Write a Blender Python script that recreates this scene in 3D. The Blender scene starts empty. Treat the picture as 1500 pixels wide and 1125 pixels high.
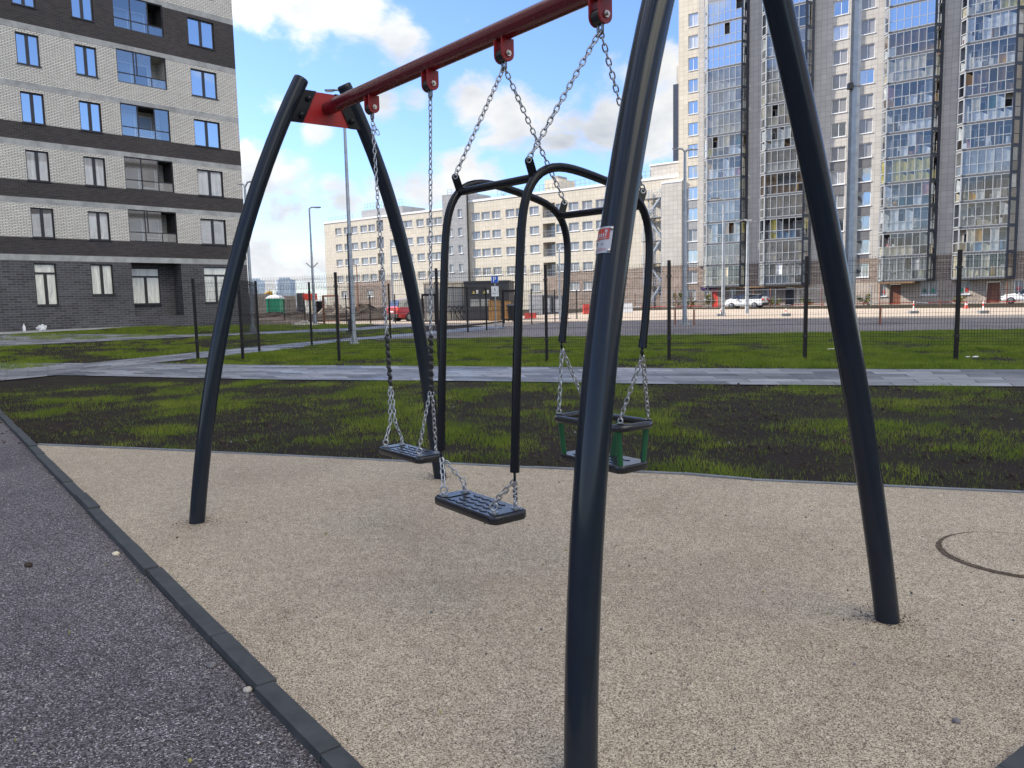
import bpy, math, random
import numpy as np
from mathutils import Vector, Matrix
random.seed(7); rng = np.random.default_rng(7)
S = bpy.context.scene
COL = S.collection
R = math.radians

# ------------------------------------------------------------------ camera
F = 1120.0; H = 1.27; PIT = math.atan(120.5 / F); ROLL = .0225
cf = np.array([0, math.cos(PIT), -math.sin(PIT)])
_r0 = np.array([1., 0, 0]); _u0 = np.array([0, math.sin(PIT), math.cos(PIT)])
cu = _u0 * math.cos(ROLL) + _r0 * math.sin(ROLL)
cr = _r0 * math.cos(ROLL) - _u0 * math.sin(ROLL)
CAM = np.array([0, 0, H])
cam = bpy.data.cameras.new('camera'); cam.sensor_width = 36; cam.lens = F / 1500 * 36
cam.clip_start = .05; cam.clip_end = 6000
co = bpy.data.objects.new('camera', cam); COL.objects.link(co)
co.matrix_world = Matrix(((cr[0], cu[0], -cf[0], 0), (cr[1], cu[1], -cf[1], 0), (cr[2], cu[2], -cf[2], H), (0, 0, 0, 1)))
S.camera = co

def ray(u, v):
    d = cf * F + cr * (u - 750) - cu * (v - 562.5)
    return d / np.linalg.norm(d)
def gnd(u, v, z=0.):
    d = ray(u, v); return CAM + d * (z - H) / d[2]
def plane(u, v, p, n):
    d = ray(u, v); p = np.asarray(p, float); n = np.asarray(n, float)
    return CAM + d * ((p - CAM) @ n) / (d @ n)
def aty(u, v, y):
    d = ray(u, v); return CAM + d * y / d[1]
def hdir(u, v):
    d = ray(u, v); d = np.array([d[0], d[1], 0]); return d / np.linalg.norm(d)
def project(P):
    d = P - CAM; z = d @ cf
    return 750 + F * (d @ cr) / z, 562.5 - F * (d @ cu) / z, z

# ------------------------------------------------------------------ materials
def newmat(name):
    m = bpy.data.materials.new(name); m.use_nodes = True
    nt = m.node_tree; b = nt.nodes['Principled BSDF']
    return m, nt, b
def N(nt, t, **kw):
    n = nt.nodes.new(t)
    for k, v in kw.items(): setattr(n, k, v)
    return n
def L(nt, a, b): nt.links.new(a, b)
def ramp(nt, fac, stops, interp='LINEAR'):
    r = N(nt, 'ShaderNodeValToRGB'); r.color_ramp.interpolation = interp
    e = r.color_ramp.elements
    while len(e) < len(stops): e.new(.5)
    for i, (p, c) in enumerate(stops):
        e[i].position = p; e[i].color = (*c, 1) if len(c) == 3 else c
    L(nt, fac, r.inputs[0]); return r.outputs[0]
def noise(nt, scale, detail=4, rough=.6, vec=None, dist=0.):
    n = N(nt, 'ShaderNodeTexNoise'); n.inputs['Scale'].default_value = scale
    n.inputs['Detail'].default_value = detail; n.inputs['Roughness'].default_value = rough
    n.inputs['Distortion'].default_value = dist
    if vec is not None: L(nt, vec, n.inputs['Vector'])
    return n.outputs[0]
def objco(nt):
    return N(nt, 'ShaderNodeTexCoord').outputs['Object']
def pos(nt):
    return N(nt, 'ShaderNodeNewGeometry').outputs['Position']
def mul(nt, a, b, fac=1., mode='MULTIPLY'):
    m = N(nt, 'ShaderNodeMix', data_type='RGBA', blend_type=mode)
    m.inputs[0].default_value = fac
    for s, x in ((6, a), (7, b)):
        if hasattr(x, 'node'): L(nt, x, m.inputs[s])
        else: m.inputs[s].default_value = (*x, 1)
    return m.outputs[2]
def mixf(nt, fac, a, b):
    m = N(nt, 'ShaderNodeMix', data_type='RGBA')
    L(nt, fac, m.inputs[0])
    for s, x in ((6, a), (7, b)):
        if hasattr(x, 'node'): L(nt, x, m.inputs[s])
        else: m.inputs[s].default_value = (*x, 1)
    return m.outputs[2]
def bump(nt, h, b, strength=.3, dist=.01):
    n = N(nt, 'ShaderNodeBump'); n.inputs['Strength'].default_value = strength
    n.inputs['Distance'].default_value = dist
    L(nt, h, n.inputs['Height']); L(nt, n.outputs[0], b.inputs['Normal'])
def plain(name, c, rough=.6, metal=0., spec=.5, var=.25, vscale=3., bumps=0., bscale=60., coat=0.):
    m, nt, b = newmat(name)
    p = objco(nt)
    n = noise(nt, vscale, 5, .65, p)
    lo = tuple(x * (1 - var) for x in c); hi = tuple(min(1, x * (1 + var)) for x in c)
    L(nt, ramp(nt, n, [(.3, lo), (.7, hi)]), b.inputs['Base Color'])
    b.inputs['Roughness'].default_value = rough; b.inputs['Metallic'].default_value = metal
    b.inputs['Specular IOR Level'].default_value = spec
    if coat: b.inputs['Coat Weight'].default_value = coat; b.inputs['Coat Roughness'].default_value = .08
    if bumps: bump(nt, noise(nt, bscale, 3, .6, p), b, bumps, .004)
    return m
def brickmat(name, c1, c2, mortar, bw, bh, ms=.012, offset=.5, rough=.85, var=.5, bias=0., stain=.2, bmp=.4):
    m, nt, b = newmat(name)
    uv = N(nt, 'ShaderNodeUVMap').outputs[0]
    t = N(nt, 'ShaderNodeTexBrick'); t.offset = offset; t.squash = 1
    L(nt, uv, t.inputs['Vector'])
    t.inputs['Color1'].default_value = (*c1, 1); t.inputs['Color2'].default_value = (*c2, 1)
    t.inputs['Mortar'].default_value = (*mortar, 1); t.inputs['Scale'].default_value = 1
    t.inputs['Mortar Size'].default_value = ms; t.inputs['Mortar Smooth'].default_value = .2
    t.inputs['Bias'].default_value = bias
    t.inputs['Brick Width'].default_value = bw; t.inputs['Row Height'].default_value = bh
    n = noise(nt, .35, 6, .65, uv)
    g = ramp(nt, n, [(.3, (1 - stain,) * 3), (.7, (1 + stain * .4,) * 3)])
    L(nt, mul(nt, t.outputs[0], g), b.inputs['Base Color'])
    b.inputs['Roughness'].default_value = rough
    if bmp:
        inv = N(nt, 'ShaderNodeMath', operation='SUBTRACT'); inv.inputs[0].default_value = 1
        L(nt, t.outputs[1], inv.inputs[1]); bump(nt, inv.outputs[0], b, bmp, .01)
    return m
def glassmat(name, tint=(.02, .025, .03), refl=.4, rough=.02, wav=.045, film=None, graze=.5):
    """coated window glass: a dark room behind a mirror-like skin"""
    m, nt, b = newmat(name)
    nt.nodes.remove(b); out = nt.nodes['Material Output']
    d = N(nt, 'ShaderNodeBsdfDiffuse'); d.inputs[0].default_value = (*tint, 1)
    p = pos(nt)
    if film is not None:
        mp = N(nt, 'ShaderNodeMapping'); mp.inputs['Scale'].default_value = (2.2, 2.2, .35); L(nt, p, mp.inputs[0])
        L(nt, ramp(nt, noise(nt, 1.6, 5, .7, mp.outputs[0], 1.2), [(.3, tuple(x * .55 for x in film)), (.62, film)]), d.inputs[0])
    g = N(nt, 'ShaderNodeBsdfGlossy'); g.inputs['Roughness'].default_value = rough
    g.inputs[0].default_value = (.9, .95, 1, 1)
    mx = N(nt, 'ShaderNodeMixShader')
    lw = N(nt, 'ShaderNodeLayerWeight'); lw.inputs[0].default_value = .35
    ma = N(nt, 'ShaderNodeMath', operation='MULTIPLY_ADD'); L(nt, lw.outputs['Facing'], ma.inputs[0])
    ma.inputs[1].default_value = graze; ma.inputs[2].default_value = refl; ma.use_clamp = True
    L(nt, ma.outputs[0], mx.inputs[0]); L(nt, d.outputs[0], mx.inputs[1]); L(nt, g.outputs[0], mx.inputs[2])
    bp = N(nt, 'ShaderNodeBump'); bp.inputs['Strength'].default_value = wav; bp.inputs['Distance'].default_value = .05
    L(nt, noise(nt, .7, 2, .5, p), bp.inputs['Height']); L(nt, bp.outputs[0], g.inputs['Normal'])
    L(nt, mx.outputs[0], out.inputs[0])
    return m
def seeglass(name, tint=(.75, .82, .85), refl=.22):
    m, nt, b = newmat(name)
    nt.nodes.remove(b); out = nt.nodes['Material Output']
    d = N(nt, 'ShaderNodeBsdfTransparent'); d.inputs[0].default_value = (*tint, 1)
    g = N(nt, 'ShaderNodeBsdfGlossy'); g.inputs['Roughness'].default_value = .03
    mx = N(nt, 'ShaderNodeMixShader')
    lw = N(nt, 'ShaderNodeLayerWeight'); lw.inputs[0].default_value = .4
    ma = N(nt, 'ShaderNodeMath', operation='MULTIPLY_ADD'); L(nt, lw.outputs['Facing'], ma.inputs[0])
    ma.inputs[1].default_value = .6; ma.inputs[2].default_value = refl; ma.use_clamp = True
    L(nt, ma.outputs[0], mx.inputs[0]); L(nt, d.outputs[0], mx.inputs[1]); L(nt, g.outputs[0], mx.inputs[2])
    L(nt, mx.outputs[0], out.inputs[0])
    return m

def hazyglass(name):
    """dusty glazing: part clear, part pale film, with a soft reflection"""
    m, nt, b = newmat(name); nt.nodes.remove(b); out = nt.nodes['Material Output']
    t = N(nt, 'ShaderNodeBsdfTransparent'); t.inputs[0].default_value = (.7, .73, .74, 1)
    d = N(nt, 'ShaderNodeBsdfDiffuse'); g = N(nt, 'ShaderNodeBsdfGlossy'); g.inputs['Roughness'].default_value = .06
    L(nt, ramp(nt, noise(nt, .9, 4, .7, pos(nt)), [(.3, (.10, .105, .11)), (.7, (.26, .265, .26))]), d.inputs[0])
    a = N(nt, 'ShaderNodeMixShader'); a.inputs[0].default_value = .42; L(nt, t.outputs[0], a.inputs[1]); L(nt, d.outputs[0], a.inputs[2])
    c = N(nt, 'ShaderNodeMixShader'); c.inputs[0].default_value = .17; L(nt, a.outputs[0], c.inputs[1]); L(nt, g.outputs[0], c.inputs[2])
    L(nt, c.outputs[0], out.inputs[0]); return m
M = {}
# --- painted steel of the swing
def paintmat(name, c, rough, coat, spec=.22):
    m, nt, b = newmat(name); p = objco(nt)
    n = noise(nt, 9, 6, .7, p)
    L(nt, ramp(nt, n, [(.35, tuple(x * .93 for x in c)), (.65, tuple(x * 1.07 for x in c))]), b.inputs['Base Color'])
    L(nt, ramp(nt, noise(nt, 25, 4, .7, p), [(.3, (rough * .9,) * 3), (.7, (rough * 1.15,) * 3)]), b.inputs['Roughness'])
    b.inputs['Specular IOR Level'].default_value = spec
    b.inputs['Coat Weight'].default_value = coat; b.inputs['Coat Roughness'].default_value = .05
    bump(nt, noise(nt, 350, 2, .5, p), b, .06, .001)
    return m
M['navy'] = paintmat('navy_powder_coat', (.0135, .0185, .027), .17, .16)
M['black_steel'] = paintmat('black_powder_coat', (.009, .010, .013), .24, .06)
M['red'] = paintmat('red_powder_coat', (.12, .007, .012), .25, .45, .4)
M['red_plate'] = paintmat('red_plate_paint', (.30, .014, .016), .32, .1, .4)
M['zinc'] = plain('galvanised_chain', (.42, .43, .45), .36, .95, .5, .25, 60)
M['steel_dark'] = plain('dull_steel', (.22, .22, .22), .4, .9, .5, .3, 40)
M['bolt'] = plain('steel_bolt', (.55, .52, .47), .3, .9, .5, .2, 80)
M['rubber_black'] = plain('black_rubber', (.013, .014, .017), .24, 0, .5, .3, 30, .08, 200)
M['sleeve'] = plain('black_sleeve', (.012, .012, .013), .45, 0, .5, .3, 30)
M['green_plastic'] = plain('green_plastic', (.006, .075, .026), .38, 0, .5, .12, 12)
M['plate_white'] = plain('plate_white', (.42, .42, .44), .4, .0, .5, .06, 20)
M['plate_red'] = plain('plate_red', (.42, .05, .03), .4, 0, .5, .1, 20)
M['plate_grey'] = plain('plate_grey', (.12, .12, .13), .5, 0, .5, .1, 20)

# --- rubber safety surface: small granules of several tones
def granules(name, cols, size, blot, rough=.9, bs=.6, bd=.004, big=.5):
    m, nt, b = newmat(name); p = pos(nt)
    v = N(nt, 'ShaderNodeTexVoronoi'); v.inputs['Scale'].default_value = 1 / size
    L(nt, p, v.inputs['Vector'])
    sep = N(nt, 'ShaderNodeSeparateColor'); L(nt, v.outputs['Color'], sep.inputs[0])
    c = ramp(nt, sep.outputs[0], cols, 'LINEAR')
    n1 = noise(nt, big, 6, .62, p, .6)
    c = mul(nt, c, ramp(nt, n1, blot))
    n3 = noise(nt, 14, 4, .7, p)
    c = mul(nt, c, ramp(nt, n3, [(.3, (.82, .81, .8)), (.7, (1.08, 1.08, 1.08))]))
    # little dark crumbs
    v2 = N(nt, 'ShaderNodeTexVoronoi'); v2.inputs['Scale'].default_value = 5; L(nt, p, v2.inputs['Vector'])
    s2 = N(nt, 'ShaderNodeSeparateColor'); L(nt, v2.outputs['Color'], s2.inputs[0])
    L(nt, c, b.inputs['Base Color'])
    b.inputs['Roughness'].default_value = rough; b.inputs['Specular IOR Level'].default_value = .35
    bump(nt, v.outputs['Distance'], b, bs, bd)
    return m
M['epdm'] = granules('beige_rubber_granules',
    [(0, (.055, .042, .030)), (.2, (.19, .147, .107)), (.45, (.40, .328, .24)), (.75, (.525, .448, .335)), (1, (.74, .655, .51))],
    .0034, [(.28, (.74, .70, .67)), (.45, (.95, .935, .92)), (.70, (1.07, 1.07, 1.05))], .85, .7, .0035, .7)
M['gravel'] = granules('dark_gravel',
    [(0, (.016, .014, .015)), (.4, (.088, .079, .083)), (.75, (.188, .172, .178)), (.93, (.34, .315, .325)), (1, (.64, .62, .63))],
    .0048, [(.3, (.66, .64, .66)), (.5, (.95, .93, .93)), (.72, (1.2, 1.16, 1.14))], .8, .9, .006, .8)
M['court'] = granules('grey_screenings',
    [(0, (.075, .066, .066)), (.5, (.17, .152, .15)), (1, (.30, .275, .27))],
    .02, [(.3, (.6, .6, .62)), (.5, (1, 1, 1)), (.7, (1.15, 1.1, 1.1))], .9, .5, .01, .25)
M['sand'] = granules('pale_sand',
    [(0, (.25, .2, .16)), (.5, (.38, .32, .26)), (1, (.52, .45, .38))],
    .03, [(.3, (.8, .78, .76)), (.7, (1.1, 1.1, 1.1))], .95, .4, .01, .12)

# --- soil with short new grass
def soilmat():
    m, nt, b = newmat('soil'); p = pos(nt)
    n = noise(nt, 30, 8, .75, p); n2 = noise(nt, 1.1, 5, .6, p)
    c = ramp(nt, n, [(.3, (.008, .006, .0042)), (.55, (.032, .023, .017)), (.8, (.09, .066, .049))])
    c = mul(nt, c, ramp(nt, n2, [(.3, (.7, .7, .7)), (.7, (1.25, 1.2, 1.15))]))
    g = ramp(nt, noise(nt, 60, 4, .7, p), [(.3, (.03, .045, .006)), (.7, (.085, .13, .018))])
    msk = ramp(nt, noise(nt, 1.6, 7, .72, p, .3), [(.50, (0, 0, 0)), (.74, (.45, .45, .45))])
    L(nt, mixf(nt, msk, c, g), b.inputs['Base Color'])
    b.inputs['Roughness'].default_value = .95; b.inputs['Specular IOR Level'].default_value = .2
    bump(nt, n, b, 1., .05)
    return m
M['soil'] = soilmat()
def grassmat():
    m, nt, b = newmat('grass'); p = pos(nt)
    c = ramp(nt, noise(nt, 1.4, 4, .7, p), [(.3, (.11, .175, .02)), (.5, (.20, .275, .034)), (.72, (.33, .385, .065))])
    c = mul(nt, c, ramp(nt, noise(nt, 90, 2, .7, p), [(.3, (.6, .62, .6)), (.7, (1.25, 1.2, 1.1))]))
    L(nt, c, b.inputs['Base Color']); b.inputs['Roughness'].default_value = .5
    b.inputs['Specular IOR Level'].default_value = .2
    tr = N(nt, 'ShaderNodeBsdfTranslucent'); L(nt, c, tr.inputs[0])
    mx = N(nt, 'ShaderNodeMixShader'); mx.inputs[0].default_value = .4
    L(nt, b.outputs[0], mx.inputs[1]); L(nt, tr.outputs[0], mx.inputs[2]); L(nt, mx.outputs[0], nt.nodes['Material Output'].inputs[0])
    return m
M['grass'] = grassmat()
def pavemat():
    m, nt, b = newmat('grey_paving'); uv = N(nt, 'ShaderNodeUVMap').outputs[0]
    t = N(nt, 'ShaderNodeTexBrick'); t.offset = .5
    L(nt, uv, t.inputs['Vector'])
    t.inputs['Color1'].default_value = (.085, .09, .105, 1); t.inputs['Color2'].default_value = (.30, .305, .325, 1)
    t.inputs['Mortar'].default_value = (.06, .06, .06, 1); t.inputs['Scale'].default_value = 1
    t.inputs['Mortar Size'].default_value = .014; t.inputs['Brick Width'].default_value = .95; t.inputs['Row Height'].default_value = .42
    p = pos(nt)
    c = mul(nt, t.outputs[0], ramp(nt, noise(nt, 1.3, 6, .7, p), [(.3, (.68, .68, .68)), (.7, (1.2, 1.2, 1.2))]))
    L(nt, c, b.inputs['Base Color'])
    L(nt, ramp(nt, noise(nt, .8, 5, .7, p), [(.35, (.35, .35, .35)), (.6, (.75, .75, .75))]), b.inputs['Roughness'])
    return m
M['pave'] = pavemat()
M['kerb'] = plain('dark_rubber_kerb', (.048, .052, .054), .8, 0, .4, .3, 8, .5, 160)
M['edge'] = plain('grey_edge_strip', (.16, .17, .18), .8, 0, .4, .25, 6)

# --- walls
M['brick_light'] = brickmat('pale_brick', (.64, .60, .54), (.76, .72, .65), (.13, .12, .11), .26, .077, .013, stain=.1)
M['brick_dark'] = brickmat('dark_brown_brick', (.030, .025, .025), (.052, .043, .042), (.085, .078, .075), .26, .077, .007, stain=.2)
M['block'] = brickmat('dark_blocks', (.045, .042, .048), (.085, .08, .088), (.17, .165, .165), .40, .125, .010, stain=.25)
M['concrete'] = plain('slab_concrete', (.34, .34, .33), .9, 0, .3, .3, 1.6)
M['tile_beige'] = brickmat('beige_tiles', (.53, .48, .39), (.59, .535, .44), (.29, .265, .22), .6, .6, .014, 0., stain=.07, bmp=.15)
M['tile_grey'] = brickmat('grey_tiles', (.42, .395, .36), (.48, .455, .415), (.2, .19, .18), .6, .6, .014, 0., stain=.08, bmp=.15)
M['tile_dark'] = brickmat('dark_grey_tiles', (.12, .12, .128), (.145, .145, .152), (.08, .08, .08), .6, .6, .012, 0., stain=.1, bmp=.1)
M['tile_mid'] = brickmat('mid_grey_tiles', (.27, .275, .285), (.31, .315, .325), (.16, .16, .16), .6, .6, .012, 0., stain=.1, bmp=.1)
M['brick_brown'] = brickmat('brown_stone', (.20, .145, .115), (.30, .23, .185), (.38, .32, .27), .62, .24, .02, stain=.25)
M['stone_light'] = brickmat('sandy_stone', (.36, .29, .23), (.46, .38, .31), (.5, .44, .37), .5, .25, .02, stain=.25)
M['white_wall'] = plain('white_panel', (.66, .66, .66), .6, 0, .4, .08, 2)
M['roof'] = plain('roofing', (.2, .2, .2), .9)
# --- windows and metal
M['win_frame'] = plain('dark_window_frame', (.022, .018, .018), .4)
M['glass'] = glassmat('window_glass', refl=.42)
M['glass_low'] = glassmat('window_glass_low', (.03, .032, .034), .3)
M['glass_film'] = glassmat('papered_glass', refl=.1, rough=.25, film=(.82, .80, .70))
M['glass_curtain'] = glassmat('curtained_glass', refl=.22, film=(.5, .5, .5))
M['see'] = seeglass('balcony_glass')
M['see_tower'] = seeglass('bay_glass', (.70, .73, .75), .13)
M['white_frame'] = plain('white_window_frame', (.72, .72, .72), .4, 0, .5, .05)
M['glass_far'] = glassmat('far_window_glass', (.24, .24, .245), .05, graze=.15)
M['glass_car'] = glassmat('car_glass', (.012, .013, .015), .06, graze=.3)
M['glass_bay'] = hazyglass('hazy_bay_glass')
M['glass_blue'] = glassmat('mirror_bay_glass', (.05, .06, .08), .5, graze=.3)
M['dark'] = plain('dark_room', (.02, .02, .022), .9)
M['slab_edge'] = plain('dark_slab_edge', (.085, .09, .10), .6, 0, .4, .1)
M['mullion'] = plain('pale_mullion', (.36, .375, .39), .45, .2, .5, .1)
M['alu'] = plain('grey_aluminium', (.20, .215, .235), .4, .3, .5, .1)
M['navy_panel'] = plain('navy_bay_panel', (.035, .042, .06), .35, .2)
M['galv'] = plain('galvanised_pole', (.36, .38, .40), .42, .6, .5, .2, 6)
M['fence'] = plain('black_brown_fence_paint', (.011, .008, .0075), .5, .0, .3, .2)
M['wire'] = plain('fence_wire', (.02, .018, .018), .5, .3, .5, .2)
for k, c in dict(cur_white=(.80, .80, .77), cur_cream=(.72, .64, .48), cur_grey=(.30, .31, .32), cur_pink=(.5, .25, .24), cur_orange=(.60, .33, .08), cur_yellow=(.6, .5, .13), cur_green=(.06, .16, .14), cur_dark=(.05, .05, .055), cur_blue=(.2, .33, .5), cur_wood=(.22, .14, .08)).items():
    M[k] = plain(k, c, .8, 0, .2, .3, 2.5)
M['car_red'] = plain('car_red', (.36, .02, .03), .25, .2, .5, .05, 2, coat=.8)
M['car_white'] = plain('car_white', (.72, .72, .72), .3, 0, .5, .04, 2, coat=.6)
M['tyre'] = plain('tyre', (.02, .02, .02), .8)
M['lamp_red'] = plain('tail_lamp', (.6, .03, .03), .2)
M['toilet_green'] = plain('toilet_green', (.01, .28, .16), .45, 0, .5, .12)
M['white'] = plain('white_plastic', (.74, .74, .74), .45, 0, .5, .08)
M['sign_blue'] = plain('sign_blue', (.01, .10, .58), .35, 0, .5, .04)
M['black'] = plain('black_paint', (.02, .02, .02), .5)
M['kiosk'] = plain('anthracite_cladding', (.045, .048, .054), .5, .2, .5, .15)
M['wood'] = plain('pine_boards', (.48, .27, .10), .7, 0, .3, .25, 5)
M['orange_red'] = plain('red_plastic', (.6, .05, .03), .45)
M['grey_conc'] = plain('weathered_concrete', (.25, .235, .22), .9, 0, .3, .35, .8)
M['yellow'] = plain('machine_yellow', (.55, .33, .02), .5)
M['leaf'] = plain('shrub_leaf', (.10, .13, .03), .6, 0, .3, .5, 4)
M['leaf_dry'] = plain('shrub_leaf_yellow', (.28, .26, .08), .6, 0, .3, .4, 4)
M['wood_trunk'] = plain('twig', (.09, .06, .04), .9)
M['door_brown'] = plain('brown_door', (.22, .085, .05), .5, 0, .4, .15, 3)
M['purple'] = plain('dark_purple_sign', (.06, .02, .12), .5)
M['far_tower'] = brickmat('haze_tinted_tower', (.46, .54, .63), (.52, .60, .68), (.6, .66, .72), 4, 3, .4, 0., stain=.05, bmp=0)  # pale blue stands for distance haze, put into the colour
M['pebble'] = plain('pebble', (.16, .15, .155), .8, 0, .4, .5, 40)
M['pebble_light'] = plain('pebble_light', (.42, .38, .34), .8, 0, .4, .3, 40)
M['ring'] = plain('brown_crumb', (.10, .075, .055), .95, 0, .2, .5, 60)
M['earth'] = plain('dug_earth', (.05, .038, .03), .95, 0, .2, .5, 2, 1., 9)

# ------------------------------------------------------------------ mesh builder
class MB:
    def __init__(s): s.v = []; s.f = []; s.m = []; s.uv = []; s.mats = []; s.sm = []
    def mi(s, m):
        if m not in s.mats: s.mats.append(m)
        return s.mats.index(m)
    def face(s, pts, mat, uv=None, smooth=False):
        i = len(s.v); s.v += [tuple(map(float, p)) for p in pts]
        s.f.append(tuple(range(i, i + len(pts)))); s.m.append(s.mi(mat)); s.sm.append(smooth)
        s.uv.append(uv if uv else [(0, 0)] * len(pts))
    def grid(s, V, F_, mat, smooth=False):
        i = len(s.v); s.v += [tuple(map(float, p)) for p in V]; k = s.mi(mat)
        for f in F_:
            s.f.append(tuple(i + a for a in f)); s.m.append(k); s.sm.append(smooth); s.uv.append([(0, 0)] * len(f))
    def box(s, c, ax, ay, az, mat, uvs=True):
        """centre, three half-axis vectors"""
        c, ax, ay, az = (np.asarray(x, float) for x in (c, ax, ay, az))
        P = [c + i * ax + j * ay + k * az for i in (-1, 1) for j in (-1, 1) for k in (-1, 1)]
        la, lb, lc = (2 * np.linalg.norm(x) for x in (ax, ay, az))
        if np.dot(np.cross(ax, ay), az) < 0: order = lambda q: q[::-1]
        else: order = lambda q: q
        for q, w, h in (((0, 1, 3, 2), lc, lb), ((4, 6, 7, 5), lb, lc), ((0, 4, 5, 1), la, lc), ((2, 3, 7, 6), lc, la), ((0, 2, 6, 4), lb, la), ((1, 5, 7, 3), la, lb)):
            q = order(q); s.face([P[a] for a in q], mat, [(0, 0), (w, 0), (w, h), (0, h)])
    def abox(s, lo, hi, mat):
        lo = np.array(lo, float); hi = np.array(hi, float); h = (hi - lo) / 2
        s.box((lo + hi) / 2, (h[0], 0, 0), (0, h[1], 0), (0, 0, h[2]), mat)
    def bar(s, a, b, w, mat, w2=None, up=(0, 0, 1)):
        """square bar between two points"""
        a = np.asarray(a, float); b = np.asarray(b, float); d = b - a; l = np.linalg.norm(d)
        if l < 1e-6: return
        d /= l; u = np.asarray(up, float)
        if abs(d @ u) > .95: u = np.array([1., 0, 0])
        x = np.cross(d, u); x /= np.linalg.norm(x); y = np.cross(x, d)
        s.box((a + b) / 2, x * w / 2, y * (w2 or w) / 2, d * l / 2, mat)
    def tube(s, pts, r, mat, seg=12, caps=True, closed=False, smooth=True):
        pts = [np.asarray(p, float) for p in pts]; n = len(pts)
        rs = r if hasattr(r, '__len__') else [r] * n
        T = []
        for i in range(n):
            if closed: t = pts[(i + 1) % n] - pts[i - 1]
            else: t = pts[min(i + 1, n - 1)] - pts[max(i - 1, 0)]
            T.append(t / (np.linalg.norm(t) + 1e-12))
        u = np.array([0, 0, 1.]) if abs(T[0][2]) < .9 else np.array([1., 0, 0])
        x = np.cross(T[0], u); x /= np.linalg.norm(x)
        V = []
        for i in range(n):
            x = x - T[i] * (x @ T[i]); x /= np.linalg.norm(x); y = np.cross(T[i], x)
            for k in range(seg):
                a = 2 * math.pi * k / seg; V.append(pts[i] + rs[i] * (math.cos(a) * x + math.sin(a) * y))
        Fs = []
        for i in range(n if closed else n - 1):
            j = (i + 1) % n
            for k in range(seg):
                k2 = (k + 1) % seg; Fs.append((i * seg + k, i * seg + k2, j * seg + k2, j * seg + k))
        s.grid(V, Fs, mat, smooth)
        if caps and not closed:
            s.face([V[k] for k in range(seg)][::-1], mat); s.face([V[(n - 1) * seg + k] for k in range(seg)], mat)
    def prism(s, poly, o, ex, ey, ez, depth, mat, side=None):
        """2-D polygon (counter-clockwise) in axes ex,ey at o, extruded along ez by depth"""
        o, ex, ey, ez = (np.asarray(x, float) for x in (o, ex, ey, ez))
        P0 = [o + a * ex + b * ey for a, b in poly]; P1 = [p + ez * depth for p in P0]
        s.face(P0[::-1], mat); s.face(P1, mat); n = len(poly)
        for i in range(n):
            j = (i + 1) % n; s.face([P0[i], P0[j], P1[j], P1[i]], side or mat)
    def torus(s, c, nrm, Rr, r, mat, n=16, seg=7):
        nrm = np.asarray(nrm, float); nrm /= np.linalg.norm(nrm)
        u = np.array([0, 0, 1.]) if abs(nrm[2]) < .9 else np.array([1., 0, 0])
        x = np.cross(nrm, u); x /= np.linalg.norm(x); y = np.cross(nrm, x)
        s.tube([np.asarray(c) + Rr * (math.cos(2 * math.pi * i / n) * x + math.sin(2 * math.pi * i / n) * y) for i in range(n)], r, mat, seg, False, True)
    def ball(s, c, r, mat, n=8, m=6, sq=(1, 1, 1)):
        c = np.asarray(c, float); V = []; Fs = []
        for i in range(m + 1):
            t = math.pi * i / m
            for k in range(n):
                a = 2 * math.pi * k / n
                V.append(c + r * np.array([math.sin(t) * math.cos(a) * sq[0], math.sin(t) * math.sin(a) * sq[1], math.cos(t) * sq[2]]))
        for i in range(m):
            for k in range(n):
                k2 = (k + 1) % n; Fs.append((i * n + k, (i + 1) * n + k, (i + 1) * n + k2, i * n + k2))
        s.grid(V, Fs, mat, True)
    def build(s, name, parent=None, origin=None):
        me = bpy.data.meshes.new(name)
        off = np.array(parent['_o'] if parent is not None else (origin if origin is not None else (0, 0, 0)), float)
        V = np.array(s.v) - off
        me.from_pydata(V.tolist(), [], s.f)
        for m in s.mats: me.materials.append(m)
        me.polygons.foreach_set('material_index', s.m)
        me.polygons.foreach_set('use_smooth', s.sm)
        uvl = me.uv_layers.new(name='UVMap')
        uvl.data.foreach_set('uv', [c for f in s.uv for p in f for c in p])
        me.update()
        o = bpy.data.objects.new(name, me); COL.objects.link(o)
        if parent is not None: o.parent = parent; o['_o'] = parent['_o']
        else: o.location = off; o['_o'] = list(off)
        return o
def tag(o, label=None, cat=None, group=None, kind=None):
    for k, v in (('label', label), ('category', cat), ('group', group), ('kind', kind)):
        if v: o[k] = v
    return o
def thing(name, loc, label, cat, group=None):
    o = bpy.data.objects.new(name, None); COL.objects.link(o); o.empty_display_size = .2
    o.location = [float(x) for x in loc]; o['_o'] = [float(x) for x in loc]
    return tag(o, label, cat, group)
def copy_thing(root, loc, rz=0., label=None):
    r = root.copy(); COL.objects.link(r); r.location = [float(x) for x in loc]; r.rotation_euler = (0, 0, rz)
    if label: r['label'] = label
    for ch in root.children:
        c = ch.copy(); COL.objects.link(c); c.parent = r
        for g in ch.children:
            d = g.copy(); COL.objects.link(d); d.parent = c
    return r
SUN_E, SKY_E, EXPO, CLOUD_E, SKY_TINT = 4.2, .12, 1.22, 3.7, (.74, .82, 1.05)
# ------------------------------------------------------------------ light and sky
SUN = np.array([-.96 * math.cos(R(33)), .28 * math.cos(R(33)), math.sin(R(33))]); SUN /= np.linalg.norm(SUN)
sl = bpy.data.lights.new('sun', 'SUN'); sl.energy = SUN_E; sl.angle = R(.5); sl.color = (1, .93, .83)
so = bpy.data.objects.new('sun', sl); COL.objects.link(so)
so.rotation_euler = Vector(SUN.tolist()).to_track_quat('Z', 'Y').to_euler(); so.location = (-30, 0, 60)

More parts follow.
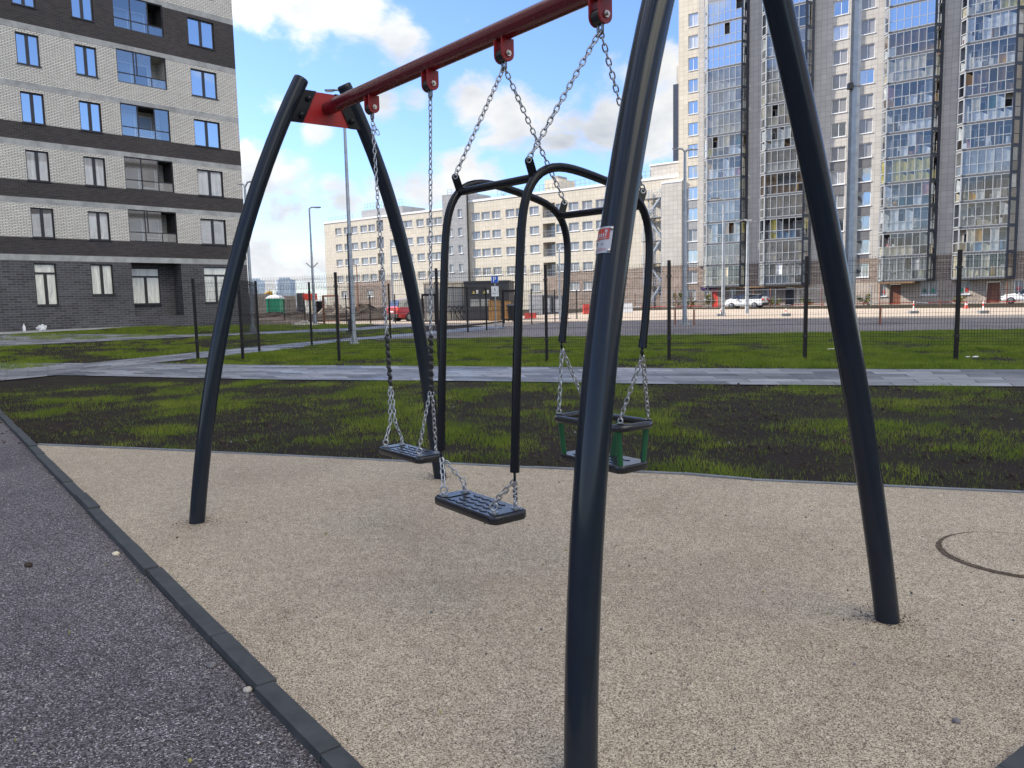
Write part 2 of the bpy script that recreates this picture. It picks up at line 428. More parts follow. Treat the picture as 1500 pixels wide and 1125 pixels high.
def make_sky():
    W = bpy.data.worlds.new('World'); S.world = W; W.use_nodes = True; nt = W.node_tree
    bg = nt.nodes['Background']; bg.inputs[1].default_value = SKY_E
    sky = N(nt, 'ShaderNodeTexSky', sky_type='NISHITA'); sky.sun_disc = False
    sky.sun_elevation = R(33); sky.sun_rotation = math.atan2(SUN[0], SUN[1])
    sky.air_density = 1.0; sky.dust_density = .4; sky.ozone_density = 3.0
    d = N(nt, 'ShaderNodeTexCoord').outputs['Generated']
    nrm = N(nt, 'ShaderNodeVectorMath', operation='NORMALIZE'); L(nt, d, nrm.inputs[0]); d = nrm.outputs[0]
    mp = N(nt, 'ShaderNodeMapping'); mp.inputs['Scale'].default_value = (1, 1, 1.7); L(nt, d, mp.inputs[0])
    f1 = noise(nt, 7.5, 10, .60, mp.outputs[0], .25)
    blobs = [(375, 0, 60, .9), (450, 12, 75, 1), (520, 25, 75, 1), (580, 58, 55, 1), (618, 80, 36, .8), (430, -60, 110, .8),
             (405, 165, 40, .6), (465, 195, 40, .6), (555, 152, 42, .6), (610, 146, 30, .6), (680, 25, 30, .5),
             (700, 148, 55, 1), (755, 170, 68, 1), (820, 180, 75, 1), (890, 190, 75, 1), (950, 200, 70, 1), (905, 105, 45, .7), (965, 100, 60, .8), (1000, 170, 80, 1),
             (365, 262, 75, 1), (420, 300, 75, 1), (385, 390, 110, .9), (470, 395, 90, .8), (500, 292, 55, .9), (560, 262, 55, .9), (625, 268, 60, .9), (665, 255, 45, .8), (720, 260, 40, .5)]
    acc = None
    for u, v, r, w in blobs:
        c = ray(u, v); ds = N(nt, 'ShaderNodeVectorMath', operation='DISTANCE'); L(nt, d, ds.inputs[0]); ds.inputs[1].default_value = c.tolist()
        mr = N(nt, 'ShaderNodeMapRange', interpolation_type='SMOOTHSTEP'); L(nt, ds.outputs['Value'], mr.inputs[0])
        mr.inputs[1].default_value = 0; mr.inputs[2].default_value = 1.45 * r / F; mr.inputs[3].default_value = w; mr.inputs[4].default_value = 0
        if acc is None: acc = mr.outputs[0]
        else:
            mx = N(nt, 'ShaderNodeMath', operation='SMOOTH_MAX'); L(nt, acc, mx.inputs[0]); L(nt, mr.outputs[0], mx.inputs[1]); mx.inputs[2].default_value = .12; acc = mx.outputs[0]
    # elsewhere in the sky: broken bright cloud, added out of view to light the shade
    dt = N(nt, 'ShaderNodeVectorMath', operation='DOT_PRODUCT'); L(nt, d, dt.inputs[0]); dt.inputs[1].default_value = ray(640, 230).tolist()
    mr = N(nt, 'ShaderNodeMapRange'); L(nt, dt.outputs['Value'], mr.inputs[0])
    mr.inputs[1].default_value = .97; mr.inputs[2].default_value = .85; mr.inputs[3].default_value = 0; mr.inputs[4].default_value = .50; mr_out = mr.outputs[0]
    mx = N(nt, 'ShaderNodeMath', operation='MAXIMUM'); L(nt, acc, mx.inputs[0]); L(nt, mr.outputs[0], mx.inputs[1]); acc = mx.outputs[0]
    # clear blue patch low over the roofs opposite the brick block, and unseen cloud added above it as fill
    for q, r0_, r1_, v0, v1 in (((.82, -.52, .26), .12, .42, -.55, 0.), ((.55, -.55, .66), .25, .6, .45, 0.)):
        q = np.array(q); ds = N(nt, 'ShaderNodeVectorMath', operation='DISTANCE'); L(nt, d, ds.inputs[0]); ds.inputs[1].default_value = (q / np.linalg.norm(q)).tolist()
        pq = N(nt, 'ShaderNodeMapRange', interpolation_type='SMOOTHSTEP'); L(nt, ds.outputs['Value'], pq.inputs[0])
        pq.inputs[1].default_value = r0_; pq.inputs[2].default_value = r1_; pq.inputs[3].default_value = v0; pq.inputs[4].default_value = v1
        ad = N(nt, 'ShaderNodeMath', operation='ADD'); L(nt, acc, ad.inputs[0]); L(nt, pq.outputs[0], ad.inputs[1]); acc = ad.outputs[0]
    ma = N(nt, 'ShaderNodeMath', operation='MULTIPLY_ADD'); L(nt, f1, ma.inputs[0]); ma.inputs[1].default_value = 2.3; ma.inputs[2].default_value = -1.15
    sm = N(nt, 'ShaderNodeMath', operation='ADD'); L(nt, ma.outputs[0], sm.inputs[0]); L(nt, acc, sm.inputs[1])
    mk = N(nt, 'ShaderNodeMapRange', interpolation_type='SMOOTHSTEP'); L(nt, sm.outputs[0], mk.inputs[0])
    mk.inputs[1].default_value = .40; mk.inputs[2].default_value = .86
    # cloud tone: grey bellies, bright rims
    f2 = noise(nt, 7, 7, .6, mp.outputs[0], .2)
    sub = N(nt, 'ShaderNodeMath', operation='MULTIPLY_ADD'); L(nt, acc, sub.inputs[0]); sub.inputs[1].default_value = -.22; L(nt, f2, sub.inputs[2])
    tone = ramp(nt, sub.outputs[0], [(.12, (.56, .60, .67)), (.30, (.79, .82, .86)), (.50, (1, 1, 1))])
    # unseen cloud towards the sun is boosted, to light the shaded ground
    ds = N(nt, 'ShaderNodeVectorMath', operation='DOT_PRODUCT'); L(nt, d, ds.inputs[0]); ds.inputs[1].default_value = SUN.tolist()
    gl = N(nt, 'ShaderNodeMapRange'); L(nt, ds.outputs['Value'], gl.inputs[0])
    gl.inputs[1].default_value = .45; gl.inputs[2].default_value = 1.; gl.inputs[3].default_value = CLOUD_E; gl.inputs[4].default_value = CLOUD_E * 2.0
    # and overhead, boosted likewise
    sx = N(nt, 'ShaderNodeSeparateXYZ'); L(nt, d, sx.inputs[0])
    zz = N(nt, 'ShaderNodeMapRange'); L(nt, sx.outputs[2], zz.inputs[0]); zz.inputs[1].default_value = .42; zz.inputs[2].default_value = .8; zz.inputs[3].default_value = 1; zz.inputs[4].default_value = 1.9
    # added unseen cloud glow, high behind the viewer's right shoulder, lighting the brick face
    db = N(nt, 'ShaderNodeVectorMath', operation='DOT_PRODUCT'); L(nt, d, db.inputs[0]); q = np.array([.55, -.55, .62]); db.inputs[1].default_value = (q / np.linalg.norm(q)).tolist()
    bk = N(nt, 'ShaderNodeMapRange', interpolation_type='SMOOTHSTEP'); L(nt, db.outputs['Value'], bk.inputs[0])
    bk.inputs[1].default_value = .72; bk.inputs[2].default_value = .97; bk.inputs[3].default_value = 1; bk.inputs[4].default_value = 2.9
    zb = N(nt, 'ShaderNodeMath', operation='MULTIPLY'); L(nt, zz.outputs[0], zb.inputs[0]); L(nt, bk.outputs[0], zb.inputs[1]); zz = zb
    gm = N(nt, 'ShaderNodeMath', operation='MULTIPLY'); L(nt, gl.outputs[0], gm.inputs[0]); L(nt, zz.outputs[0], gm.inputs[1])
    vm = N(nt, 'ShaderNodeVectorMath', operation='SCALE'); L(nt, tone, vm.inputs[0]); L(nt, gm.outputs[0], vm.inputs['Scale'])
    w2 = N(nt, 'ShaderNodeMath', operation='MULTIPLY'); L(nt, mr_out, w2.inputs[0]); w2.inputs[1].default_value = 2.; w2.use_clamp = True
    vmo = mul(nt, vm.outputs[0], mixf(nt, w2.outputs[0], (1, 1, 1), (1.08, 1., .82)))  # unseen cloud tinted to warm the fill on shaded surfaces
    sk = mul(nt, sky.outputs[0], SKY_TINT)
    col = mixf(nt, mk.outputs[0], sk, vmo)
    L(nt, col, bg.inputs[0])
make_sky()
S.view_settings.view_transform = 'Standard'; S.view_settings.look = 'None'
S.view_settings.exposure = EXPO; S.view_settings.gamma = 1

# ------------------------------------------------------------------ terrain
d1 = hdir(1800, 418); O1 = aty(352, 400, 47.5); O1[2] = 0; n1 = np.array([d1[1], -d1[0], 0])   # left building's facade line
def terr(x, y):
    d = (x - O1[0]) * n1[0] + (y - O1[1]) * n1[1]
    t = np.clip((24 - d) / 24, 0, 1); t = t * t * (3 - 2 * t)
    s = (x - O1[0]) * d1[0] + (y - O1[1]) * d1[1]
    w = np.clip((8 - s) / 14, 0, 1)
    return .36 * t * w
def gt(u, v, dz=0.):
    z = 0.
    for _ in range(6):
        p = gnd(u, v, z + dz); z = float(terr(p[0], p[1]))
    return p
def sheet(name, xs, ys, mat, dz):
    mb = MB(); V = [(x, y, float(terr(x, y)) + dz) for y in ys for x in xs]; nx = len(xs)
    Fs = [(j * nx + i, j * nx + i + 1, (j + 1) * nx + i + 1, (j + 1) * nx + i) for j in range(len(ys) - 1) for i in range(nx - 1)]
    mb.grid(V, Fs, mat); return mb.build(name)
axx = np.unique(np.concatenate([np.linspace(-3000, -80, 12), np.linspace(-80, 80, 161), np.linspace(80, 3000, 12)]))
axy = np.unique(np.concatenate([np.linspace(-600, -20, 6), np.linspace(-20, 110, 131), np.linspace(110, 5000, 14)]))
tag(sheet('ground', axx, axy, M['soil'], -.03), kind='structure')

def poly_sheet(name, pts, mat, z, kind='structure', drape=False):
    """flat ground polygon from world points"""
    mb = MB(); mb.face([(p[0], p[1], z) for p in pts], mat); o = mb.build(name)
    if o.data.polygons[0].normal.z < 0: o.data.flip_normals()
    return tag(o, kind=kind)
def strip(name, up, lo, mat, dz, n=60, m=4):
    """draped ground strip between two pixel polylines"""
    up = [gt(*p) for p in up]; lo = [gt(*p) for p in lo]
    def res(P):
        P = np.array(P); s = np.concatenate([[0], np.cumsum(np.linalg.norm(np.diff(P[:, :2], axis=0), axis=1))])
        t = np.linspace(0, s[-1], n + 1); return np.stack([np.interp(t, s, P[:, 0]), np.interp(t, s, P[:, 1])], 1), t
    a, ta = res(up); b, tb = res(lo); mb = MB()
    P = lambda i, j: (lambda q: (q[0], q[1], float(terr(q[0], q[1])) + dz))(a[i] * (1 - j / m) + b[i] * j / m)
    w = np.linalg.norm(a - b, axis=1)
    for i in range(n):
        for j in range(m):
            mb.face([P(i, j + 1), P(i + 1, j + 1), P(i + 1, j), P(i, j)], mat,
                    [(ta[i], w[i] * (1 - (j + 1) / m)), (ta[i + 1], w[i + 1] * (1 - (j + 1) / m)), (ta[i + 1], w[i + 1] * (1 - j / m)), (ta[i], w[i] * (1 - j / m))])
    return tag(mb.build(name), kind='structure')

# gravel on the left of the kerb, rubber surface on its right
K = lambda u, v: gnd(u, v)[:2]
kr = [K(52, 652), K(205, 807), K(302, 904), K(388, 987), K(521, 1116)]              # rubber side of the kerb
kl = [K(0, 603), K(50, 652), K(171, 800), K(230, 859), K(338, 969), K(478, 1120)]   # gravel side
kd = np.array(kr[-1]) - np.array(kr[0]); kd /= np.linalg.norm(kd)
kn = np.array([-kd[1], kd[0]])                                                     # towards the rubber?
if kn @ (np.array([1., 0])) < 0: kn = -kn
KW = .066
kA = np.array(kr[0]); kB = np.array(kr[-1])
tmax = (kB - kA) @ kd
back = [gnd(52, 652), gnd(290, 662), gnd(500, 672), gnd(780, 686), gnd(1000, 695.5), gnd(1100, 704), gnd(1500, 722.6)]
bdv = back[-1] - back[0]; far_right = back[-1] + bdv / np.linalg.norm(bdv) * 4
cr0 = gnd(1462, 1128); cr1 = gnd(1500, 1098); crd = (cr1 - cr0) / np.linalg.norm(cr1 - cr0)    # second kerb, bottom right
rb = [back[0], *back[1:], far_right, cr1 + crd * 1.2, cr0 - crd * .9, (kA + kd * (tmax + 1.2)).tolist() + [0]]
mb = MB(); mb.face([(p[0], p[1], 0) for p in rb], M['epdm'])
o = mb.build('rubber_surface'); 
if o.data.polygons[0].normal.z < 0: o.data.flip_normals()
tag(o, kind='structure')
gl0 = kA - kd * 7.5 - kn * KW; gl1 = kA + kd * (tmax + 3) - kn * KW
poly_sheet('gravel_path', [gl0, gl1, gl1 - kn * 14, gl0 - kn * 14], M['gravel'], -.022)
mb = MB(); t = -7.4; i = 0
rnd = random.Random(3)
while t < tmax + 1.3:
    l = .5; o2 = rnd.uniform(-.005, .005); zz = .012 + rnd.uniform(-.006, .005); a = rnd.uniform(-.014, .014)
    c = kA + kd * (t + l / 2) - kn * (KW / 2 - o2)
    ax = np.array([*(kd + kn * a), rnd.uniform(-.004, .004)]) * (l / 2 - .002)
    mb.box((c[0], c[1], zz - .06), ax, (kn[0] * KW / 2, kn[1] * KW / 2, 0), (0, 0, .06), M['kerb'])
    t += l
kb = tag(mb.build('kerb'), kind='structure')
bv = kb.modifiers.new('b', 'BEVEL'); bv.width = .006; bv.segments = 2
# thin grey strip between the rubber and the lawn
mb = MB()
bb = back + [far_right]
for a, b in zip(bb[:-1], bb[1:]):
    d = (b - a) / np.linalg.norm(b - a); n = np.array([-d[1], d[0], 0])
    L_ = np.linalg.norm(b - a); k = max(1, int(L_ / .9))
    for q in range(k):
        p0 = a + d * L_ * q / k; p1 = a + d * L_ * (q + 1) / k
        mb.box((p0 + p1) / 2 + n * .02 + np.array([0, 0, -.036 + rnd.uniform(0, .006)]), (p1 - p0) / 2 * .996, n * .02, (0, 0, .042), M['edge'])
tag(mb.build('edge_strip'), kind='structure')
# second kerb and gravel at the bottom right corner
mb = MB(); n = np.array([-crd[1], crd[0], 0]); n = n if n[1] < 0 else -n
for q in range(-2, 4):
    mb.box(cr0 + crd * (q * .5 + .25) + n * .045 + np.array([0, 0, -.045]), crd * .248, n * .045, (0, 0, .06), M['kerb'])
tag(mb.build('kerb'), kind='structure')
poly_sheet('gravel_path', [cr0 - crd * 2 + n * .09, cr1 + crd * 3 + n * .09, cr1 + crd * 3 + n * 3, cr0 - crd * 2 + n * 3], M['gravel'], -.021)

# paved paths
strip('paved_path', [(-190, 531), (80, 531), (227, 530.7), (309, 532.3), (400, 533.9), (700, 535.2), (970, 538), (1500, 540), (1900, 541.5)],
      [(-190, 560), (80, 548.5), (128, 549), (240, 551.5), (400, 554.7), (700, 556.7), (970, 561), (1500, 564.5), (1900, 567)], M['pave'], -.014, 90)
strip('paved_path', [(-200, 566), (0, 542.7), (133, 530.9), (288, 515.5), (400, 505), (490, 497), (607, 487.4), (700, 478.5), (740, 475)],
      [(-200, 584), (0, 556.8), (80, 549), (230, 530.2), (309, 522.7), (400, 513.2), (490, 501), (602, 491.3), (700, 483.6), (740, 480)], M['pave'], -.009, 80)
strip('paved_path', [(-120, 482), (0, 492.5), (35, 496.3), (107, 496), (288, 488.6), (350, 486.7), (513, 480), (595, 475), (720, 468)],
      [(-120, 514), (0, 506), (35, 503.5), (107, 500.2), (288, 491.7), (350, 489.5), (513, 484.3), (595, 478.5), (720, 471)], M['pave'], -.014, 60)
strip('pavement', [(-60, 490), (0, 487.0), (150, 479.8), (290, 473.2), (356, 470)], [(-60, 493.5), (0, 490.0), (150, 482.4), (290, 475.4), (356, 472)], M['concrete'], .01, 40)
strip('screenings_court', [(610, 487), (700, 482.5), (745, 478.6), (800, 472.5), (1000, 468), (1250, 466.5), (1500, 465.5), (1900, 464)],
      [(546, 497.3), (604, 495.4), (700, 494), (970, 490), (1216, 486), (1255, 484.5), (1500, 481), (1900, 477)], M['court'], -.019, 60, 4)
strip('sandy_yard', [(600, 465), (760, 463), (860, 457), (1000, 453), (1250, 452), (1500, 450), (1900, 447)],
      [(600, 475), (745, 478.4), (800, 472.3), (1000, 467.8), (1250, 466.3), (1500, 465.3), (1900, 463.8)], M['sand'], -.012, 40, 4)
strip('road', [(340, 465), (470, 462), (600, 460), (760, 459)], [(340, 469.5), (470, 473), (600, 477), (760, 472)], M['sand'], -.021, 30, 3)

# manhole lid under the rubber
mc = gnd(1497, 812); ew = np.linalg.norm(gnd(1381, 806)[:2] - mc[:2])
mh = thing('manhole_cover', mc, 'round lid coated in beige rubber with a dark gap around its rim', 'manhole cover')
mb = MB(); n = 72; V = []; Fs = []
for i in range(n):
    a = 2 * math.pi * i / n
    for rr, z in ((ew * .985, .0045), (ew * .965, .008)): V.append((mc[0] + math.cos(a) * rr, mc[1] + math.sin(a) * rr, z))
V.append((mc[0], mc[1], .008))
for i in range(n):
    j = (i + 1) % n; Fs += [(2 * i, 2 * j, 2 * j + 1, 2 * i + 1), (2 * i + 1, 2 * j + 1, 2 * n)]
mb.grid(V, Fs, M['epdm']); mb.build('lid', mh)
mb = MB(); V = []; Fs = []
for i in range(n):
    a = 2 * math.pi * i / n; w = .016 + .016 * max(0, math.sin(a + 1.0 + math.pi)) + .006 * rnd.random()
    V += [(mc[0] + math.cos(a) * (ew * .975 - w * .3), mc[1] + math.sin(a) * (ew * .975 - w * .3), .0035), (mc[0] + math.cos(a) * (ew * .975 + w), mc[1] + math.sin(a) * (ew * .975 + w), .0035)]
for i in range(n):
    j = (i + 1) % n; Fs.append((2 * i, 2 * i + 1, 2 * j + 1, 2 * j))
mb.grid(V, Fs, M['ring'])
for i in range(420):
    a = rng.uniform(0, 2 * np.pi); r = ew * (.975 + abs(rng.normal(0, .022)) * (1.4 if math.sin(a + 1 + math.pi) > 0 else .4) * (1 if rng.random() < .85 else -1))
    q = rng.uniform(.0015, .0045); mb.ball((mc[0] + math.cos(a) * r, mc[1] + math.sin(a) * r, .004), q, M['ring'], 5, 4, (1.2, 1, .8))
mb.build('rim', mh)

# ------------------------------------------------------------------ grass (blades) and loose stones
def vnoise(x, y, seed):
    xi = np.floor(x).astype(int); yi = np.floor(y).astype(int); fx = x - xi; fy = y - yi
    h = lambda a, b: ((np.sin(a * 127.1 + b * 311.7 + seed * 74.7) * 43758.5453) % 1)
    fx = fx * fx * (3 - 2 * fx); fy = fy * fy * (3 - 2 * fy)
    return (h(xi, yi) * (1 - fx) + h(xi + 1, yi) * fx) * (1 - fy) + (h(xi, yi + 1) * (1 - fx) + h(xi + 1, yi + 1) * fx) * fy
def fbm(x, y, seed, o=5):
    t = 0; a = .5; s = 0
    for i in range(o): t = t + a * vnoise(x * 2 ** i + 17.3 * i, y * 2 ** i + 9.1 * i, seed + i); s += a; a *= .58
    return t / s
def inpoly(x, y, poly):
    r = np.zeros(len(x), bool); n = len(poly)
    for i in range(n):
        x1, y1 = poly[i]; x2, y2 = poly[i - 1]
        c = ((y1 > y) != (y2 > y)) & (x < (x2 - x1) * (y - y1) / (y2 - y1 + 1e-9) + x1); r ^= c
    return r
def lawn(name, poly, dens, bb, hgt, wid, thr, soft, seed, fs=.55):
    w = [gt(min(max(u, -900), 2600), v)[:2] for u, v in poly]
    x0, x1, y0, y1 = bb; n = int((x1 - x0) * (y1 - y0) * dens)
    x = rng.uniform(x0, x1, n); y = rng.uniform(y0, y1, n)
    k = inpoly(x, y, [tuple(p) for p in w]); x = x[k]; y = y[k]
    f = fbm(x * fs, y * fs, seed) + .18 * (fbm(x * 3.1, y * 3.1, seed + 40, 3) - .5)
    pr = .045 + .955 * np.clip((f - thr) / soft, 0, 1) ** 1.2
    k = rng.uniform(0, 1, len(x)) < pr; x = x[k]; y = y[k]; f = pr[k]; n = len(x)
    a = rng.uniform(0, 2 * np.pi, n); h = hgt * rng.uniform(.35, 1.15, n) * (.55 + .6 * f); ww = wid * rng.uniform(.6, 1.2, n)
    z = np.array(terr(x, y)) - .03
    dx = np.cos(a) * ww / 2; dy = np.sin(a) * ww / 2
    lx = rng.normal(0, .28, n) * h; ly = rng.normal(0, .28, n) * h
    V = np.empty((n, 3, 3)); V[:, 0] = np.stack([x - dx, y - dy, z], 1); V[:, 1] = np.stack([x + dx, y + dy, z], 1); V[:, 2] = np.stack([x + lx, y + ly, z + h], 1)
    me = bpy.data.meshes.new(name); me.vertices.add(n * 3); me.vertices.foreach_set('co', V.ravel())
    me.loops.add(n * 3); me.loops.foreach_set('vertex_index', np.arange(n * 3, dtype=np.int32))
    me.polygons.add(n); me.polygons.foreach_set('loop_start', np.arange(0, n * 3, 3, dtype=np.int32))
    me.materials.append(M['grass']); me.update(calc_edges=True)
    o = bpy.data.objects.new(name, me); COL.objects.link(o); tag(o, kind='stuff'); print(name, n); return o
lawn('grass', [(-500, 622), (0, 610), (50, 650), (500, 671), (1000, 695), (1500, 722), (2000, 742), (2000, 568), (970, 561), (400, 555), (128, 549.5), (80, 549), (0, 557.5), (-500, 590)], 3300, (-16, 14, 4, 13.5), .062, .0046, .44, .30, 5, 1.35)
lawn('grass', [(228, 531), (400, 534), (970, 538), (1500, 540), (2100, 542), (2100, 475), (1500, 481.5), (970, 490.5), (700, 494.5), (546, 497.7), (490, 501.5), (400, 513.6), (309, 523)], 1700, (-12, 20, 11, 28), .07, .011, .34, .22, 11, 1.1)
lawn('grass', [(-300, 565), (0, 542), (133, 530), (288, 515), (400, 504.6), (490, 496.6), (607, 487), (600, 479), (513, 485), (350, 490), (288, 492), (107, 500.6), (0, 506.5), (-300, 527)], 700, (-24, 0, 12, 40), .075, .016, .42, .18, 23, .9)
lawn('grass', [(-100, 497), (0, 491), (290, 476.3), (356, 473), (430, 468), (560, 473), (513, 479.6), (350, 486.2), (107, 495.5), (35, 495.8)], 500, (-36, 0, 20, 50), .07, .018, .36, .18, 31, .9)
mb = MB()
pl1 = [tuple(gt(*q)[:2]) for q in [(-100, 640), (50, 650), (500, 671), (1000, 695), (1500, 722), (1700, 732), (1700, 567), (970, 561), (400, 555), (128, 549.5), (0, 557.5)]]
cx = rng.uniform(-9, 8, 9000); cy = rng.uniform(4.4, 12.5, 9000); kk = inpoly(cx, cy, pl1); cx = cx[kk]; cy = cy[kk]
kk = (fbm(cx * 1.25, cy * 1.25, 5) < .56); cx = cx[kk][:2600]; cy = cy[kk][:2600]
for x_, y_ in zip(cx, cy):
    r = abs(rng.normal(0, .009)) + .005; mb.ball((x_, y_, -.03 + r * .3), r, M['earth'] if rng.random() < .995 else M['pebble'], 6, 4, tuple(rng.uniform(.6, 1.4, 3)))
mb.v = [tuple(np.array(q) + rng.normal(0, .0022, 3)) for q in mb.v]
tag(mb.build('soil_clods'), kind='stuff')
# stray stones on gravel, kerb and rubber
mb = MB()
for i in range(1500):
    t = rng.uniform(-3.5, tmax + .6); q = abs(rng.normal(0, .9)) if rng.random() < .75 else rng.uniform(0, 3)
    p = kA + kd * t - kn * (KW + .008 + q); r = rng.uniform(.002, .0055) * (2.0 if rng.random() < .02 else 1)
    mb.ball((p[0], p[1], -.022 + r * .4), r, M['pebble_light'] if rng.random() < .22 else M['pebble'], 6, 4, tuple(rng.uniform(.6, 1.3, 3)))
tag(mb.build('loose_gravel'), kind='stuff')
def stone(u, v, r, mat, label, z=-.022):
    p = gnd(u, v, z); mb = MB(); mb.ball(p + np.array([0, 0, r * .45]), r, mat, 9, 6, (1.2, .9, .75))
    o = mb.build('stone', None, p); 
    for vv in o.data.vertices: vv.co = vv.co * (1 + .18 * (rnd.random() - .5))
    tag(o, label, 'stone')
stone(363, 1013, .014, M['pebble_light'], 'pale grey stone lying against the gravel side of the dark kerb')
stone(310, 977, .016, M['pebble'], 'dark lump on the gravel a little up the kerb from the pale stone')
stone(42, 830, .018, M['earth'], 'small brown clod on the dark gravel at the left edge of the photo')
stone(1401, 1058, .011, M['pebble'], 'small black stone on the beige rubber near the bottom right corner', 0)
stone(170, 813, .016, M['cur_cream'], 'flat yellowish chip on the gravel beside the middle of the kerb')
# ------------------------------------------------------------------ the swing set
A = gnd(288.5, 765); B = gnd(645, 700); D = gnd(1300, 908)
ab = (B - A) / np.linalg.norm(B - A); bd = np.array([ab[1], -ab[0], 0]); ZZ = np.array([0, 0, 1.])
Cc = D - (B - A); SPAN = np.linalg.norm(B - A)
M0 = (A + B) / 2 + .04 * ab
LEAN = .055; LR = .0455
def legpath(pts, foot, k, top, extra=(), fw=4.):
    n = np.array([bd[0], bd[1], -k]); z = [0.]; t = [0.]
    for u, v in pts:
        P = plane(u, v, foot, n); z.append(P[2]); t.append((P - foot) @ ab)
    for zz, tt in extra: z.append(zz); t.append(tt)
    w = np.ones(len(z)); w[0] = fw
    c = np.polyfit(z, t, 3, w=w)
    zs = np.linspace(-.05, top, 22)
    return [foot + ab * np.polyval(c, q) + bd * k * q + ZZ * q for q in zs], c
pA, cA = legpath([(305, 600), (340, 400), (405, 200), (443, 112), (320, 510), (370, 300)], A, LEAN, 2.625)
pB, cB = legpath([(560, 250), (597, 400), (625, 550), (503, 122), (530, 190), (613, 480)], B, LEAN, 2.63)
pC, cC = legpath([(850, 1125), (865, 700), (890.5, 400), (928, 200), (966, 0), (857, 900), (877, 550)], Cc, -LEAN, 2.72, [(2.7, .80), (2.6, .72)], .02)
pD, cD = legpath([(1132, 0), (1207, 300), (1257, 600), (1284, 800), (1172, 150), (1234, 450)], D, -LEAN, 2.72, [(2.7, -.80), (2.6, -.73)])
sw = thing('swing_stand', (A + B + Cc + D) / 4, 'tall swing stand of four curved navy tube legs joined by a red crossbeam', 'swing stand')
for P in (pA, pB, pC, pD):
    mb = MB(); mb.tube(P, LR, M['navy'], 28)
    e = P[-1]; d = (P[-1] - P[-2]); d /= np.linalg.norm(d)
    mb.tube([e - d * .002, e + d * .012, e + d * .016], [LR, LR * .96, LR * .7], M['black_steel'], 28)
    mb.build('leg', sw)
BZ = 2.488; SL = -.03; BR = .0425
bp = lambda t, dz=0., da=0.: M0 + bd * t + ab * da + ZZ * (BZ + SL * t + dz)
TL, TR = .152, 3.29 - .148
mb = MB(); mb.tube([bp(TL + .004), bp(TR - .004)], BR, M['red'], 36); mb.build('crossbeam', sw)
# end plates between the leg tops
def legt(c, foot, z): return (foot - M0) @ ab + np.polyval(c, z)
for tt, k, (ca, fa), (cb, fb) in ((TL, LEAN, (cA, A), (cB, B)), (TR, -LEAN, (cC, Cc), (cD, D))):
    zc = BZ + SL * tt; nn = bd - ZZ * k; nn /= np.linalg.norm(nn); vv = ZZ + bd * k; vv /= np.linalg.norm(vv)
    o = M0 + bd * tt + ZZ * zc
    zt, zb = .085, -.105
    pa_t, pa_b = legt(ca, fa, zc + zt), legt(ca, fa, zc + zb); pb_t, pb_b = legt(cb, fb, zc + zt), legt(cb, fb, zc + zb)
    sg = 1 if k > 0 else -1
    mb = MB(); inn = .085
    mb.prism([(pa_b + inn, zb), (pb_b - inn, zb), (pb_t - inn, zt), (pa_t + inn, zt)], o - nn * .004, ab, vv, nn, .008, M['red_plate'])
    pl = mb.build('end_plate', sw)
    for (t0, t1, s_) in ((pa_t, pa_b, 1), (pb_t, pb_b, -1)):
        mb = MB()
        q = [(t1 + s_ * .03, zb - .003), (t1 + s_ * .115, zb - .003), (t0 + s_ * .115, zt + .003), (t0 + s_ * .03, zt + .003)]
        if s_ < 0: q = [q[1], q[0], q[3], q[2]]
        mb.prism(q, o + nn * .0045 * sg if sg > 0 else o - nn * .0125, ab, vv, nn, .008, M['black_steel'])
        mb.build('clamp', sw)
        for f_ in (.22, .75):
            mb = MB(); zz = zb + (zt - zb) * f_; tm = t1 + (t0 - t1) * f_ + s_ * .085
            c = o + ab * tm + vv * zz
            mb.tube([c + nn * sg * .012, c + nn * sg * .026], .0185, M['black_steel'], 12); mb.ball(c + nn * sg * .026, .016, M['black_steel'], 10, 6)
            mb.build('dome_nut', sw)
# hangers
HT = [.735, 1.362, 1.975, 2.572]
hook = []
for t in HT:
    o = bp(t); hg = []
    def prof(w, top, bot, n=8):
        q = [(-w, top)] + [(-w * math.cos(math.pi * i / n), bot + w - w * math.sin(math.pi * i / n)) for i in range(n + 1)] + [(w, top)]
        return q
    mb = MB()
    for s_ in (-1, 1):
        mb.prism(prof(.032, -BR * .93, -.135), o + bd * (s_ * .026 - .004), ab, ZZ, bd, .008, M['red_plate'])
    h = mb.build('hanger_bracket', sw)
    mb = MB(); mb.tube([o - ZZ * .103 - bd * .0215, o - ZZ * .103 + bd * .0215], .030, M['rubber_black'], 20); mb.build('bushing', h)
    mb = MB(); mb.tube([o - ZZ * .103 - bd * .046, o - ZZ * .103 + bd * .046], .0065, M['bolt'], 10)
    mb.tube([o - ZZ * .103 + bd * .0305, o - ZZ * .103 + bd * .037], .014, M['bolt'], 6, smooth=False); mb.build('bolt', h)
    # U shackle under the bushing
    c = o - ZZ * .118
    U = [c - bd * .012, c - bd * .012 - ZZ * .035] + [c + bd * .012 * -math.cos(math.pi * i / 6) - ZZ * (.035 + .012 * math.sin(math.pi * i / 6)) for i in range(1, 6)] + [c + bd * .012 - ZZ * .035, c + bd * .012]
    mb = MB(); mb.tube(U, .0058, M['steel_dark'], 8); mb.build('shackle', h)
    hook.append(o - ZZ * .160)
